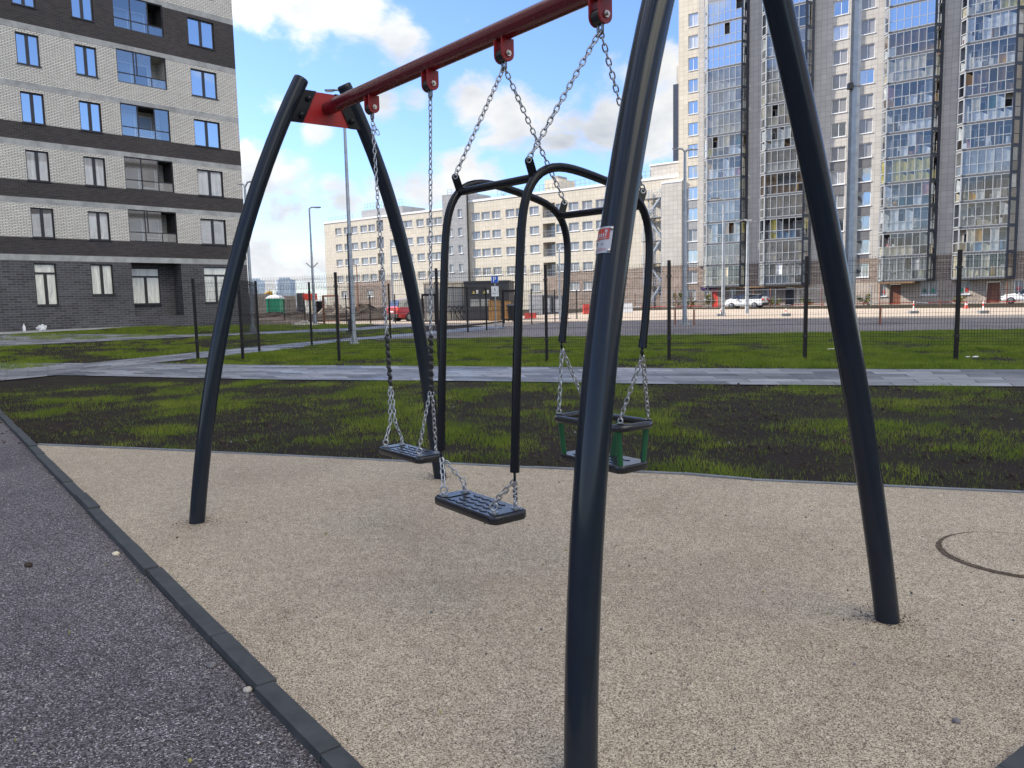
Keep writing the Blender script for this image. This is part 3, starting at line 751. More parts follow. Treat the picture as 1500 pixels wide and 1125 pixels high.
# warning plate riveted to the near leg
def on_leg(P, r, zz, ang):
    P = np.array(P); z = P[:, 2]; c = np.array([np.interp(zz, z, P[:, i]) for i in range(3)])
    e = np.array([np.interp(zz + .02, z, P[:, i]) for i in range(3)]) - c; e /= np.linalg.norm(e)
    x = -ray(880, 360); x = x - e * (x @ e); x /= np.linalg.norm(x); y = np.cross(e, x)     # x faces this viewer, y to the right
    if y @ cr < 0: y = -y
    return c + r * (math.cos(ang) * x + math.sin(ang) * y)
def patch(mb, a0, a1, z0, z1, dr, mat, thick=0.):
    n = 8; V = [on_leg(pC, LR + dr, z, a0 + (a1 - a0) * i / n) for z in (z0, z1) for i in range(n + 1)]
    mb.grid(V, [(i, i + 1, n + 2 + i, n + 1 + i) for i in range(n)], mat, True)
def legz(u, v):
    n = np.array([bd[0], bd[1], LEAN]); return plane(u, v, Cc, n)[2]
zt_, zb_ = legz(888, 339), legz(878, 377)
mb = MB(); a0, a1 = -1.62, -.20
patch(mb, a0, a1, zb_, zt_, .0022, M['plate_white'])
for z in (zb_, zt_): patch(mb, a0, a1, z - .0005, z + .0005, .0012, M['plate_grey'])
wp = mb.build('warning_plate', sw)
hz = zt_ - zb_
mb = MB(); patch(mb, a0 + .1, a1 - .16, zb_ + hz * .50, zb_ + hz * .93, .0027, M['plate_red'])
patch(mb, -.68, -.52, zb_ + hz * .78, zb_ + hz * .87, .0032, M['plate_white']); patch(mb, -.62, -.56, zb_ + hz * .62, zb_ + hz * .80, .0032, M['plate_white'])
for q in range(4): patch(mb, -1.3 + q * .17, -1.2 + q * .17, zb_ + hz * .60, zb_ + hz * .74, .0032, M['plate_white'])
patch(mb, -1.3, -.5, zb_ + hz * .545, zb_ + hz * .565, .0032, M['plate_white'])
patch(mb, -1.35, -1.2, zb_ + hz * .30, zb_ + hz * .42, .0030, M['plate_grey']); patch(mb, -.85, -.68, zb_ + hz * .31, zb_ + hz * .335, .0030, M['plate_grey']); patch(mb, -.79, -.74, zb_ + hz * .335, zb_ + hz * .38, .0030, M['plate_grey'])
for q in (.09, .14): 
    for k in range(7): patch(mb, -1.25 + k * .115, -1.17 + k * .115, zb_ + hz * q, zb_ + hz * (q + .02), .0030, M['plate_red'])
mb.build('print', wp)
for z, a in ((zt_ - .006, a1 - .08), (zb_ + .006, a1 - .08)):
    mb = MB(); mb.ball(on_leg(pC, LR + .003, z, a), .005, M['bolt'], 8, 5); mb.build('rivet', wp)

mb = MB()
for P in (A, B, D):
    for i in range(150):  # loose sand at the feet, also darkening them in place of contact shade
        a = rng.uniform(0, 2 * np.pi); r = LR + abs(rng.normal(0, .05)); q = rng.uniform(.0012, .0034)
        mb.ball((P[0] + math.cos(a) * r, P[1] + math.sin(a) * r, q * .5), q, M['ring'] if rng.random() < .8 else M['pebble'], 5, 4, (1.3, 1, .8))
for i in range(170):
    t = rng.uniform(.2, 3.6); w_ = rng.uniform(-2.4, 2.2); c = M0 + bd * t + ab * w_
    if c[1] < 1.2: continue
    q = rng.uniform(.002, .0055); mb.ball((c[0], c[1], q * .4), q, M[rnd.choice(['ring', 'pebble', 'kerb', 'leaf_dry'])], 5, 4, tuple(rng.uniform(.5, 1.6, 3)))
tag(mb.build('crumbs_and_foot_shade'), kind='stuff')
# ------------------------------------------------------------------ chains
def chain(mb, p0, p1, mat, pitch=.0255, wire=.0032, half=.0085, sag=0., start=0):
    p0 = np.asarray(p0, float); p1 = np.asarray(p1, float); Ln = np.linalg.norm(p1 - p0)
    n = max(1, round(Ln / pitch)); pit = Ln / n
    pts = [p0 + (p1 - p0) * i / n - ZZ * sag * 4 * (i / n) * (1 - i / n) for i in range(n + 1)]
    tw = rnd.uniform(0, 1.2)
    for i in range(n):
        a, b = pts[i], pts[i + 1]; d = b - a; d /= np.linalg.norm(d); c = (a + b) / 2
        x = np.cross(d, [.3, .8, .1]); x /= np.linalg.norm(x); y = np.cross(d, x)
        th = tw + (math.pi / 2 if (i + start) % 2 else 0) + rnd.uniform(-.22, .22)
        s = math.cos(th) * x + math.sin(th) * y
        hl = pit / 2 + wire * .9; st = hl - half
        path = [c + d * (st + half * math.sin(t)) + s * half * math.cos(t) for t in np.linspace(0, math.pi, 5)] + \
               [c - d * (st + half * math.sin(t)) - s * half * math.cos(t) for t in np.linspace(0, math.pi, 5)]
        mb.tube(path, wire, mat, 6, False, True)
def sleeve(mb, p0, p1, r=.0115):
    n = 40; P = [p0 + (p1 - p0) * i / n for i in range(n + 1)]
    P = [p + np.array([math.cos(i * 1.15), math.sin(i * 1.15), 0]) * .0035 for i, p in enumerate(P)]
    mb.tube(P, [r * (1 + .2 * math.sin(i * 1.15 * 2)) * (.8 if i in (0, n) else 1) for i in range(n + 1)], M['sleeve'], 12)
def slab(mb, c, ex, ey, ez, w, d, h, r, mat, n=6):
    """rounded-corner slab, bevelled at its upper rim"""
    def outline(i):
        q = []
        for sx, sy, a0 in ((1, 1, 0), (-1, 1, 1), (-1, -1, 2), (1, -1, 3)):
            for k in range(n + 1):
                a = (a0 + k / n) * math.pi / 2; q.append((sx * (w / 2 - r) + (r - i) * math.cos(a), sy * (d / 2 - r) + (r - i) * math.sin(a)))
        return q
    rings = [(.006, -h / 2), (0, -h / 2 + .006), (0, h / 2 - .006), (.002, h / 2 - .002), (.006, h / 2)]
    V = []; m = 4 * (n + 1)
    for i, z in rings: V += [c + a * ex + b * ey + z * ez for a, b in outline(i)]
    Fs = [(j * m + k, j * m + (k + 1) % m, (j + 1) * m + (k + 1) % m, (j + 1) * m + k) for j in range(len(rings) - 1) for k in range(m)]
    mb.grid(V, Fs, mat, True); mb.face(V[-m:], mat); mb.face(V[:m][::-1], mat)
def seat_relief(mb, c, ex, ey, ez, w, d, h, mat):
    zt = h / 2 + .0012
    for s_ in (-1, 1):   # plates under the eye bolts
        mb.prism([(s_ * (w / 2 - .078), -d / 2 + .03), (s_ * (w / 2 - .016), -d / 2 + .018), (s_ * (w / 2 - .016), d / 2 - .018), (s_ * (w / 2 - .078), d / 2 - .03)][::(1 if s_ < 0 else -1)][::-1],
                 c + ez * (zt - .001), ex, ey, ez, .003, mat)
    for j in range(4):   # fish-scale grip ribs
        for i in range(-2, 3):
            x0 = i * .056 + (.028 if j % 2 else 0); y0 = -d / 2 + .034 + j * .036
            if abs(x0) > w / 2 - .1: continue
            mb.tube([c + ex * (x0 + .023 * math.cos(a)) + ey * (y0 + .012 * math.sin(a)) + ez * zt for a in np.linspace(math.pi, 2 * math.pi, 7)], .0021, mat, 5)
def eye(parent, p, ez, nrm):
    mb = MB(); mb.tube([p, p + ez * .006], .017, M['zinc'], 14); mb.tube([p + ez * .006, p + ez * .012], .010, M['zinc'], 10)
    mb.torus(p + ez * .026, nrm, .0145, .0042, M['zinc'], 18, 8); mb.build('eye_bolt', parent)
    return p + ez * .040
SW, SD, SH = .445, .175, .034
def seat(parent, c, ex, ey, ez):
    mb = MB(); slab(mb, c, ex, ey, ez, SW, SD, SH, .038, M['rubber_black']); seat_relief(mb, c, ex, ey, ez, SW, SD, SH, M['rubber_black'])
    s = mb.build('seat', parent); tips = {}
    for sx in (-1, 1):
        for sy in (-1, 1):
            p = c + ex * sx * (SW / 2 - .045) + ey * sy * (SD / 2 - .036) + ez * (SH / 2 + .002)
            tips[sx, sy] = eye(s, p, ez, ex * .8 + ey * .6 * sy)
    return tips

# swing with one flat seat
c1 = M0 + bd * 1.055 + ab * -.015 + ZZ * .452
ex = bd * .998 + ab * .03; ex /= np.linalg.norm(ex); ey = np.array([-ex[1], ex[0], 0])
s1 = thing('swing', bp(1.05), 'swing with one flat black seat on long chains with black hand sleeves', 'swing', 'swings hanging from the stand')
tips = seat(s1, c1, ex, ey, ZZ)
for sx, hk, up_, lo_ in ((-1, hook[0], (566.5, 492), (572, 566)), (1, hook[1], (631, 494), (631.5, 574))):
    P1 = plane(*up_, M0, ab); P2 = plane(*lo_, M0, ab)
    mb = MB(); chain(mb, hk + ZZ * .012, P1, M['zinc']); chain(mb, hk + np.array([.012, .004, -.03]), hk + np.array([.03, .0, -.085]), M['zinc'], sag=.004)
    if sx > 0: mb = MB(); chain(mb, hk + ZZ * .012, P1, M['zinc'])
    mb.build('chain', s1)
    mb = MB(); sleeve(mb, P1 + (P1 - P2) * .04, P2); mb.build('grip_sleeve', s1)
    for sy in (-1, 1):
        mb = MB()
        if sx < 0:   # the two strands cross once on this side
            mid = (P2 * .3 + tips[sx, sy] * .7) - ey * sy * .024 + ex * .006 * sy
            chain(mb, P2 + ey * sy * .006, mid, M['zinc']); chain(mb, mid, tips[sx, sy], M['zinc'])
        else: chain(mb, P2 + ey * sy * .007, tips[sx, sy], M['zinc'], sag=-.002)
        mb.build('chain', s1)

# ------------------------------------------------------------------ face to face swing (flat seat + toddler seat)
f2 = thing('face_to_face_swing', bp(2.27), 'double swing with two black hoops joining a flat seat to a green barred toddler seat', 'swing', 'swings hanging from the stand')
prof2 = [(-.395, .655), (-.383, .90), (-.362, 1.25), (-.345, 1.50), (-.334, 1.60), (-.312, 1.68), (-.272, 1.735), (-.215, 1.765), (-.15, 1.773), (-.06, 1.762), (.06, 1.738), (.18, 1.712), (.25, 1.688), (.297, 1.648), (.322, 1.585), (.330, 1.50), (.318, 1.35), (.303, 1.20), (.283, 1.075)]
TA, TB = 2.0, 2.51
HR = .0165
def smooth_path(P, n=70):
    P = np.array(P); s = np.concatenate([[0], np.cumsum(np.linalg.norm(np.diff(P, axis=0), axis=1))]); t = np.linspace(0, s[-1], n)
    Q = np.stack([np.interp(t, s, P[:, i]) for i in range(P.shape[1])], 1)
    for _ in range(6): Q[1:-1] = (Q[:-2] + 2 * Q[1:-1] + Q[2:]) / 4
    return Q
prof2 = smooth_path(prof2)
arm = {}
for t, dz in ((TA, .006), (TB, -.004)):
    P = [M0 + bd * t + ab * w + ZZ * (z + dz) for w, z in prof2]
    mb = MB(); mb.tube(P, HR, M['black_steel'], 18); a = mb.build('hoop', f2); arm[t] = P
    for e, o2, nm in ((P[0], P[1], 0), (P[-1], P[-2], 1)):
        d = e - o2; d /= np.linalg.norm(d)
        mb = MB(); mb.tube([e - d * .03, e + d * .004], HR * 1.1, M['black_steel'], 18); mb.build('end_cap', a)
        mb = MB(); mb.torus(e + d * .02, bd * .6 + ab * .8, .0135, .0052, M['black_steel'], 14, 7); mb.build('end_ring', a)
iF = int(np.argmin([abs(w + .262) + (0 if z > 1.6 else 9) + (9 if w > 0 else 0) for w, z in prof2])); iB = int(np.argmin([abs(z - 1.655) + (9 if w < 0 else 0) for w, z in prof2]))
hk3, hk4 = hook[2], hook[3]
for i in (iF, iB):
    a, b = arm[TA][i], arm[TB][i]
    mb = MB(); mb.tube([a, b], HR * .93, M['black_steel'], 18); mb.build('crossbar', f2)
    sgn = -1 if i == iF else 1
    for p, hk, s_ in ((a, hk3, 1), (b, hk4, -1)):
        q = p + bd * s_ * .012
        d = hk - q; d /= np.linalg.norm(d)
        d = d * .15 + ZZ * .8 + ab * sgn * .42; d /= np.linalg.norm(d); y = np.cross(d, ab * -.5 + bd * .86); y /= np.linalg.norm(y); nn = np.cross(d, y)
        mb = MB(); w = .016
        mb.prism([(-w, .0), (w, 0), (w, .062)] + [(w * math.cos(k * math.pi / 6), .062 + w * math.sin(k * math.pi / 6)) for k in range(1, 6)] + [(-w, .062)], q - nn * .003, y, d, nn, .006, M['black_steel'])
        e = q + d * .064
        mb.torus(e, nn, .0085, .0042, M['zinc'], 12, 6); mb.build('hanger_tab', f2)
        mb = MB(); chain(mb, hk + ZZ * .008, e + d * .004, M['zinc']); mb.build('chain', f2)
# flat seat hung from the front ends
c2 = M0 + bd * 2.228 + ab * -.368 + ZZ * .455
t2 = seat(f2, c2, bd, ab, ZZ)
for sx, t in ((-1, TA), (1, TB)):
    e = arm[t][0] - ZZ * .035
    for sy in (-1, 1):
        mb = MB(); chain(mb, e, t2[sx, sy], M['zinc']); mb.build('chain', f2)
# toddler seat hung from the back ends
c3 = M0 + bd * 2.20 + ab * .345 + ZZ * .535
mb = MB(); slab(mb, c3, bd, ab, ZZ, .42, .185, .036, .035, M['rubber_black'])
for j in range(3):
    for i in range(-2, 3): 
        mb.tube([c3 + bd * (i * .06 + .02 * math.cos(a)) + ab * (-.05 + j * .042 + .012 * math.sin(a)) + ZZ * .019 for a in np.linspace(math.pi, 2 * math.pi, 6)], .0022, M['rubber_black'], 5)
ts = mb.build('toddler_seat', f2)
RZ = .185; rw, rd = .222, .108
ring = []
for sx, sy, a0 in ((1, 1, 0), (-1, 1, 1), (-1, -1, 2), (1, -1, 3)):
    for k in range(6):
        a = (a0 + k / 5) * math.pi / 2; r = .06
        ring.append(c3 + bd * (sx * (rw - r) + r * math.cos(a)) + ab * (sy * (rd - r) + r * math.sin(a) + (.03 if sy < 0 and False else 0)) + ZZ * RZ)
mb = MB(); mb.tube(ring, .0175, M['rubber_black'], 12, False, True); mb.build('safety_rail', ts)
for sx in (-1, 1):
    for sy in (-1, 1):
        mb = MB(); mb.tube([c3 + bd * sx * .186 + ab * sy * .072 + ZZ * .016, c3 + bd * sx * .192 + ab * sy * .086 + ZZ * (RZ - .01)], .0125, M['green_plastic'], 12); mb.build('green_bar', ts)
for sy, w in ((-1, .03), (1, .03)):
    mb = MB(); mb.bar(c3 + ab * sy * .06 + ZZ * .016 + bd * .01, c3 + ab * sy * rd * .97 + ZZ * (RZ - .012) + bd * .01, .034, M['green_plastic'], .016, up=ab); mb.build('crotch_strap', ts)
for sx, t in ((-1, TA), (1, TB)):
    e = arm[t][-1] - ZZ * .035
    for sy in (-1, 1):
        q = c3 + bd * sx * (rw - .02) + ab * sy * (rd - .022) + ZZ * (RZ + .016)
        mb = MB(); mb.tube([q - ZZ * .004, q + ZZ * .005], .016, M['rubber_black'], 10); mb.torus(q + ZZ * .016, bd * .7 + ab * .7 * sy, .010, .0036, M['zinc'], 12, 6); mb.build('eye_bolt', ts)
        mb = MB(); chain(mb, e, q + ZZ * .025, M['zinc']); mb.build('chain', f2)
# ------------------------------------------------------------------ buildings
class Fac:
    """vertical facade: O origin (z=0), d along it, n out of it"""
    def __init__(s, O, d):
        s.O = np.array([O[0], O[1], 0.]); s.d = np.array([d[0], d[1], 0.]); s.n = np.array([d[1], -d[0], 0.])
    def P(s, a, z, e=0.): return s.O + s.d * a + s.n * e + ZZ * z
    def box(s, mb, a0, a1, z0, z1, e0, e1, mat):
        mb.box(s.P((a0 + a1) / 2, (z0 + z1) / 2, (e0 + e1) / 2), s.d * (a1 - a0) / 2, s.n * (e1 - e0) / 2, ZZ * (z1 - z0) / 2, mat)
    def quad(s, mb, a0, a1, z0, z1, e, mat):
        mb.face([s.P(a0, z0, e), s.P(a1, z0, e), s.P(a1, z1, e), s.P(a0, z1, e)], mat, [(a0, z0), (a1, z0), (a1, z1), (a0, z1)])
    def wall(s, mb, a0, a1, zs, matfn, holes=(), e=0., reveal=None):
        """zs: z breakpoints; holes: (a0,a1,z0,z1,depth)"""
        A_ = sorted({a0, a1, *[h[0] for h in holes], *[h[1] for h in holes]}); A_ = [a for a in A_ if a0 <= a <= a1]
        Z_ = sorted({*zs, *[h[2] for h in holes], *[h[3] for h in holes]})
        for z_0, z_1 in zip(Z_[:-1], Z_[1:]):
            zm = (z_0 + z_1) / 2; run = None
            for p, q in zip(A_[:-1], A_[1:]):
                am = (p + q) / 2
                inside = any(h[0] < am < h[1] and h[2] < zm < h[3] for h in holes)
                m = None if inside else matfn(am, zm)
                if run and run[2] is m: run[1] = q
                else:
                    if run and run[2] is not None: s.quad(mb, run[0], run[1], z_0, z_1, e, run[2])
                    run = [p, q, m]
            if run and run[2] is not None: s.quad(mb, run[0], run[1], z_0, z_1, e, run[2])
        for h in holes:
            m = reveal or matfn((h[0] + h[1]) / 2, h[2] - .02); dd = h[4]
            for (x0, zz0), (x1, zz1) in (((h[0], h[2]), (h[0], h[3])), ((h[1], h[3]), (h[1], h[2])), ((h[0], h[3]), (h[1], h[3])), ((h[1], h[2]), (h[0], h[2]))):
                mb.face([s.P(x0, zz0, e), s.P(x1, zz1, e), s.P(x1, zz1, e - dd), s.P(x0, zz0, e - dd)], m,
                        [(0, zz0), (0, zz1), (dd, zz1), (dd, zz0)] if x0 == x1 else [(x0, 0), (x1, 0), (x1, dd), (x0, dd)])

# ---- left: brick apartment block
FL = Fac(O1, d1); LE = .48
def zk(k): return 4.2 + 2.84 * k
def lmat(a, z):
    if z < 3.9: return M['block']
    k = int(math.floor((z - 4.2 + .3) / 2.84)); 
    if z < zk(k): return M['concrete']
    k = int(math.floor((z - 4.2) / 2.84))
    if k == 4 or k == 9: return M['brick_dark']
    if k in (0, 1, 2, 7, 8) and z < zk(k) + .86: return M['brick_dark']
    return M['brick_light']
lb = thing('apartment_building', FL.P(-6, .3), 'brick apartment block at the left with pale and dark brick bands', 'building')
NR = 8
wins = []; holes = []
for k in range(NR):
    for a0, a1 in ((-11.1, -10.06), (-8.42, -7.36), (-2.31, -.75), (-14.9, -13.4), (-17.7, -16.6)):
        wins.append((a0, a1, zk(k) + .86, zk(k) + 2.36, k)); 
    holes.append((-6.37, -3.72, zk(k) + .86, zk(k) + 2.6, 1.35))
wins += [(-11.17, -10.15, 1.62, 3.76, -1), (-8.5, -7.38, 2.13, 3.76, -2), (-2.3, -.77, 1.61, 3.74, -1)]
holes += [(w[0], w[1], w[2], w[3], .14) for w in wins] + [(-6.4, -3.64, .92, 3.9, 1.05)]
zs = [-.6, 3.9] + [z for k in range(14) for z in (zk(k) - .3, zk(k), zk(k) + .86)] + [46]
zs = sorted(set(round(z, 4) for z in zs if z <= 46))
mb = MB()
FL.wall(mb, -19, LE, zs, lmat, holes)
FL.wall(mb, -78, -19, zs, lmat)
BT = 12.
E_ = Fac(FL.P(LE, 0), -FL.n)          # end wall, running back from the right corner
E_.n = FL.d.copy()
zsE = zs
for z0, z1 in zip(zsE[:-1], zsE[1:]): E_.quad(mb, 0, BT, z0, z1, 0, lmat(-1, (z0 + z1) / 2))
mb.face([FL.P(LE, -1, -BT), FL.P(-78, -1, -BT), FL.P(-78, 46, -BT), FL.P(LE, 46, -BT)], M['brick_light'])
mb.face([FL.P(-78, -1, -BT), FL.P(-78, -1), FL.P(-78, 46), FL.P(-78, 46, -BT)], M['brick_light'])
# back of each recess
for h in holes:
    if h[4] > 1:
        FL.quad(mb, h[0], h[1], h[2], h[3], -h[4], M['block'] if h[2] < 2 else (M['brick_dark'] if abs(h[2] - zk(4) - .86) < .1 else M['brick_light']))
mb.build('wall', lb)
mb = MB(); mb.face([FL.P(-78, 46), FL.P(LE, 46), FL.P(LE, 46, -BT), FL.P(-78, 46, -BT)], M['roof'])
FL.box(mb, -78, LE + .02, 45.7, 46.2, -.3, .02, M['concrete']); mb.build('roof', lb)
def pane(F_, mb, a0, a1, z0, z1, e, mat): F_.quad(mb, a0, a1, z0, z1, e, mat)
def lwindow(a0, a1, z0, z1, e, kind):
    g = M['glass'] if kind >= 0 else M['glass_film']
    if kind in (0, 1) and rnd.random() < .45: g = M['glass_curtain']
    mb = MB(); pane(FL, mb, a0 + .05, a1 - .05, z0 + .05, z1 - .05, e - .02, g); w = mb.build('window', lb)
    mb = MB(); f = .06; am = (a0 + a1) / 2
    FL.box(mb, a0, a0 + f, z0, z1, e - .05, e + .02, M['win_frame']); FL.box(mb, a1 - f, a1, z0, z1, e - .05, e + .02, M['win_frame'])
    FL.box(mb, a0 + f, a1 - f, z0, z0 + f, e - .05, e + .02, M['win_frame']); FL.box(mb, a0 + f, a1 - f, z1 - f, z1, e - .05, e + .02, M['win_frame'])
    zt = z1 - f
    if kind == -1:
        zt = z1 - .50; FL.box(mb, a0 + f, a1 - f, zt - .05, zt + .05, e - .05, e + .018, M['win_frame']); zt -= .05
    FL.box(mb, am - .075, am + .075, z0 + f, zt, e - .05, e + .018, M['win_frame'])
    mb.build('frame', w)
    mb = MB(); FL.box(mb, a0 - .04, a1 + .04, z0 - .05, z0 - .004, e - .05, .05 if e > -.5 else e + .12, M['win_frame']); mb.build('sill', w)
for w in wins: lwindow(*w[:4], -.12, w[4])
lwindow(-6.1, -4.5, 1.6, 3.66, -1.02, -1)
for k in range(NR):       # glazed balconies
    a0, a1, z0, z1 = -6.37, -3.72, zk(k) + .86, zk(k) + 2.6
    mb = MB(); b = .05; x1 = a0 + (a1 - a0) * .345; x2 = a0 + (a1 - a0) * .69; zm = z0 + .52
    for x in (a0 + b / 2, x1, a1 - b / 2): FL.box(mb, x - b / 2, x + b / 2, z0, z1, -.12, -.05, M['win_frame'])
    for q, z in enumerate((z0 + b / 2, zm, z1 - b / 2)):
        FL.box(mb, a0 + b, x1 - b / 2, z - b / 2, z + b / 2, -.115, -.055, M['win_frame']); FL.box(mb, x1 + b / 2, a1 - b, z - b / 2, z + b / 2, -.115, -.055, M['win_frame'])
    FL.box(mb, x2 - .02, x2 + .02, z0 + b, zm - b / 2, -.11, -.06, M['win_frame'])
    sl_ = x2 if k % 3 else x1 + .15
    FL.box(mb, sl_ - .03, sl_ + .03, zm + b / 2, z1 - b, -.108, -.062, M['win_frame'])
    bal = mb.build('balcony_glazing', lb)
    mb = MB(); pane(FL, mb, a0 + b, x1 - b / 2, z0 + b, zm, -.085, M['see']); pane(FL, mb, a0 + b, x1 - b / 2, zm, z1 - b, -.085, M['see'])
    pane(FL, mb, x1 + b / 2, a1 - b, z0 + b, zm, -.085, M['see'])
    if k != 2: pane(FL, mb, x1 + b / 2, x2 if k % 3 else x2, zm, z1 - b, -.080, M['see'])
    else: pane(FL, mb, x2, a1 - b, zm, z1 - b, -.080, M['see'])
    mb.build('glass', bal)
    # balcony door and window on the back wall
    mb = MB(); e = -1.33
    FL.box(mb, -5.9, -5.1, z0 - .0 + .02, z1 - .25, e, e + .05, M['white_frame']); FL.quad(mb, -5.82, -5.18, z0 + .1, z1 - .33, e + .055, M['glass_far'])
    FL.box(mb, -5.05, -4.2, z0 + .3, z1 - .25, e, e + .05, M['white_frame']); FL.quad(mb, -4.98, -4.27, z0 + .37, z1 - .33, e + .055, M['dark'] if k % 2 else M['glass_far'])
    mb.build('balcony_door', lb)

# ---- middle: long beige tiled building
d2 = -hdir(-780, 476); O2 = aty(861, 440, 112); FM = Fac(O2, d2)
mbld = thing('office_building', FM.P(-20, 0), 'long low building clad in cream tiles with a grey stair tower', 'building')
rowz = [14.87, 11.93, 9.15, 6.16]
cl = [-53.14, -50.75, -48.8, -46.39, -44.3, -39.0, -36.95, -35.25, -32.6, -30.3, -28.5]
cg = [-25.5, -23.43]
cr_ = [-20.5, -18.5, -16.4, -13.71, -11.76, -9.2, -4.46, -2.23, .07, 2.32]
W_ = []
for z in rowz:
    W_ += [(c - .86, c + .86, z - .6, z + .6) for c in cl + cr_]
W_ += [(c - .86, c + .86, 2.72, 3.95) for c in (-52.2, -45.4, -43.3 + .0, -20.4, -9.2, -2.23, .07)]
ST = [(-43.05, -41.4, z - .75, z + 1.2, .5) for z in rowz if True]
W_ = [w for w in W_ if not any(abs((w[0] + w[1]) / 2 + 42.2) < 1.6 and w[2] < 4 for _ in (0,))]
LG = [(-7.65, -5.45, z - 1.25, z + .85, 1.2) for z in rowz]
def mmat(a, z):
    if z < 5.5 and (a > -7.7 or -51 < a < -40): return M['brick_brown']
    return M['tile_beige']
mb = MB()
hL = [(*w, .14) for w in W_ if w[0] < -28] + ST
hR = [(*w, .14) for w in W_ if w[0] > -22] + LG
FM.wall(mb, -57.1, -27.1, [-1, 5.5, 16.55], mmat, hL, 0, M['tile_beige'])
FM.wall(mb, -22.0, 16, [-1, 5.5, 17.25], mmat, hR, 0, M['tile_beige'])
FM.box(mb, -57.1, -27.1, -1, 16.5, -14, -1.3, M['tile_beige']); FM.box(mb, -22, 16, -1, 17.2, -14, -1.3, M['tile_beige'])
for a in (-57.1,):
    mb.face([FM.P(a, -1, -1.3), FM.P(a, -1, 0), FM.P(a, 16.55, 0), FM.P(a, 16.55, -1.3)], M['tile_beige'])
for h in ST + LG: FM.quad(mb, h[0], h[1], h[2], h[3], -h[4], M['tile_mid'])
mb.build('wall', mbld)
mb = MB()
gw = [(c - .45, c + .45, z - .65 + .75, z + .65 + .75) for z in rowz for c in cg]
FM.wall(mb, -27.1, -22.0, [-1, 18.85], lambda a, z: M['tile_mid'], [(*w, .14) for w in gw], .45, M['tile_mid'])
FM.box(mb, -27.1, -22.0, -1, 18.84, -6, .30, M['tile_mid'])
for a, s_ in ((-27.1, 1), (-22.0, -1)): mb.face([FM.P(a, -1, -.1), FM.P(a, -1, .45), FM.P(a, 18.85, .45), FM.P(a, 18.85, -.1)][::s_], M['tile_mid'])
mb.face([FM.P(-27.1, 18.85, .45), FM.P(-22, 18.85, .45), FM.P(-22, 18.85, -6), FM.P(-27.1, 18.85, -6)], M['roof'])
mb.build('stair_tower', mbld)
def mwindow(F_, par, a0, a1, z0, z1, e, split=.5, glass=None, fr='white_frame', name='window'):
    mb = MB(); f = .06; am = a0 + (a1 - a0) * split; fm = M[fr]
    pane(F_, mb, a0 + f, am - f / 2, z0 + f, z1 - f, e - .02, glass or M['glass_far']); pane(F_, mb, am + f / 2, a1 - f, z0 + f, z1 - f, e - .02, glass or M['glass_far'])
    for x0, x1 in ((a0, a0 + f), (a1 - f, a1), (am - f / 2, am + f / 2)): F_.box(mb, x0, x1, z0 + f, z1 - f, e - .05, e + .01, fm)
    F_.box(mb, a0, a1, z0, z0 + f, e - .05, e + .012, fm); F_.box(mb, a0, a1, z1 - f, z1, e - .05, e + .012, fm)
    F_.box(mb, a0 - .05, a1 + .05, z0 - .09, z0 - .004, e, e + .2, M['white_frame'])
    return mb.build(name, par)
for w in W_: mwindow(FM, mbld, *w, -.12, .4)
for w in gw: mwindow(FM, mbld, *w, .33, .62)
for h in LG + ST:
    mb = MB()
    for z in (h[2] + .05, h[2] + .55, h[2] + 1.0): FM.box(mb, h[0] + .02, h[1] - .02, z - .03, z + .03, -.10, -.05, M['alu'])
    for i in range(8):
        x = h[0] + .1 + (h[1] - h[0] - .2) * i / 7; FM.box(mb, x - .02, x + .02, h[2] + .08, h[2] + .97, -.09, -.06, M['alu'])
    FM.quad(mb, h[0] + .2, h[1] - .2, h[2] + .1, h[3] - .3, -h[4] + .02, M['glass_far'])
    mb.build('loggia', mbld)
mb = MB()
FM.box(mb, -57.2, -27.1, 16.5, 16.85, -14, .08, M['white_wall']); FM.box(mb, -21.98, 16, 17.2, 17.55, -14, .08, M['white_wall'])
mb.build('parapet', mbld)
mb = MB(); FM.box(mb, -50, -39.5, 16.86, 18.6, -9, -3, M['tile_mid']); mb.build('roof_room', mbld)
mb = MB(); FM.box(mb, -8.2, -5.6, 17.56, 19.4, -6, -1.5, M['tile_beige']); FM.box(mb, -7.6, -6.4, 19.4, 20.0, -5, -2.5, M['tile_mid']); mb.build('roof_room', mbld)
def railing(mb, F_, a0, a1, z, e, h=.9, step=.9):
    n = int((a1 - a0) / step)
    for i in range(n + 1):
        x = a0 + (a1 - a0) * i / n; F_.box(mb, x - .02, x + .02, z, z + h, e - .02, e + .02, M['alu'])
    for zz in (h * .5, h): F_.box(mb, a0, a1, z + zz - .02, z + zz + .02, e - .022, e + .022, M['alu'])
mb = MB(); railing(mb, FM, -56.8, -50.2, 16.86, -1); railing(mb, FM, -49.5, -40, 18.61, -3.5, 1.2, .7); railing(mb, FM, -26.8, -22.2, 18.86, -.6); railing(mb, FM, -17, 9.5, 17.56, -1.2, 1.15, .8); mb.build('roof_railing', mbld)
mb = MB()
for a in (-47, -45, -43.4, -25, -23.5, -18): FM.box(mb, a - .15, a + .15, (18.6 if a < -40 else 18.85 if a < -21 else 17.5), (20.1 if a < -40 else 19.9 if a < -21 else 18.6), -4.2, -3.9, M['galv'])
mb.build('roof_vent', mbld)
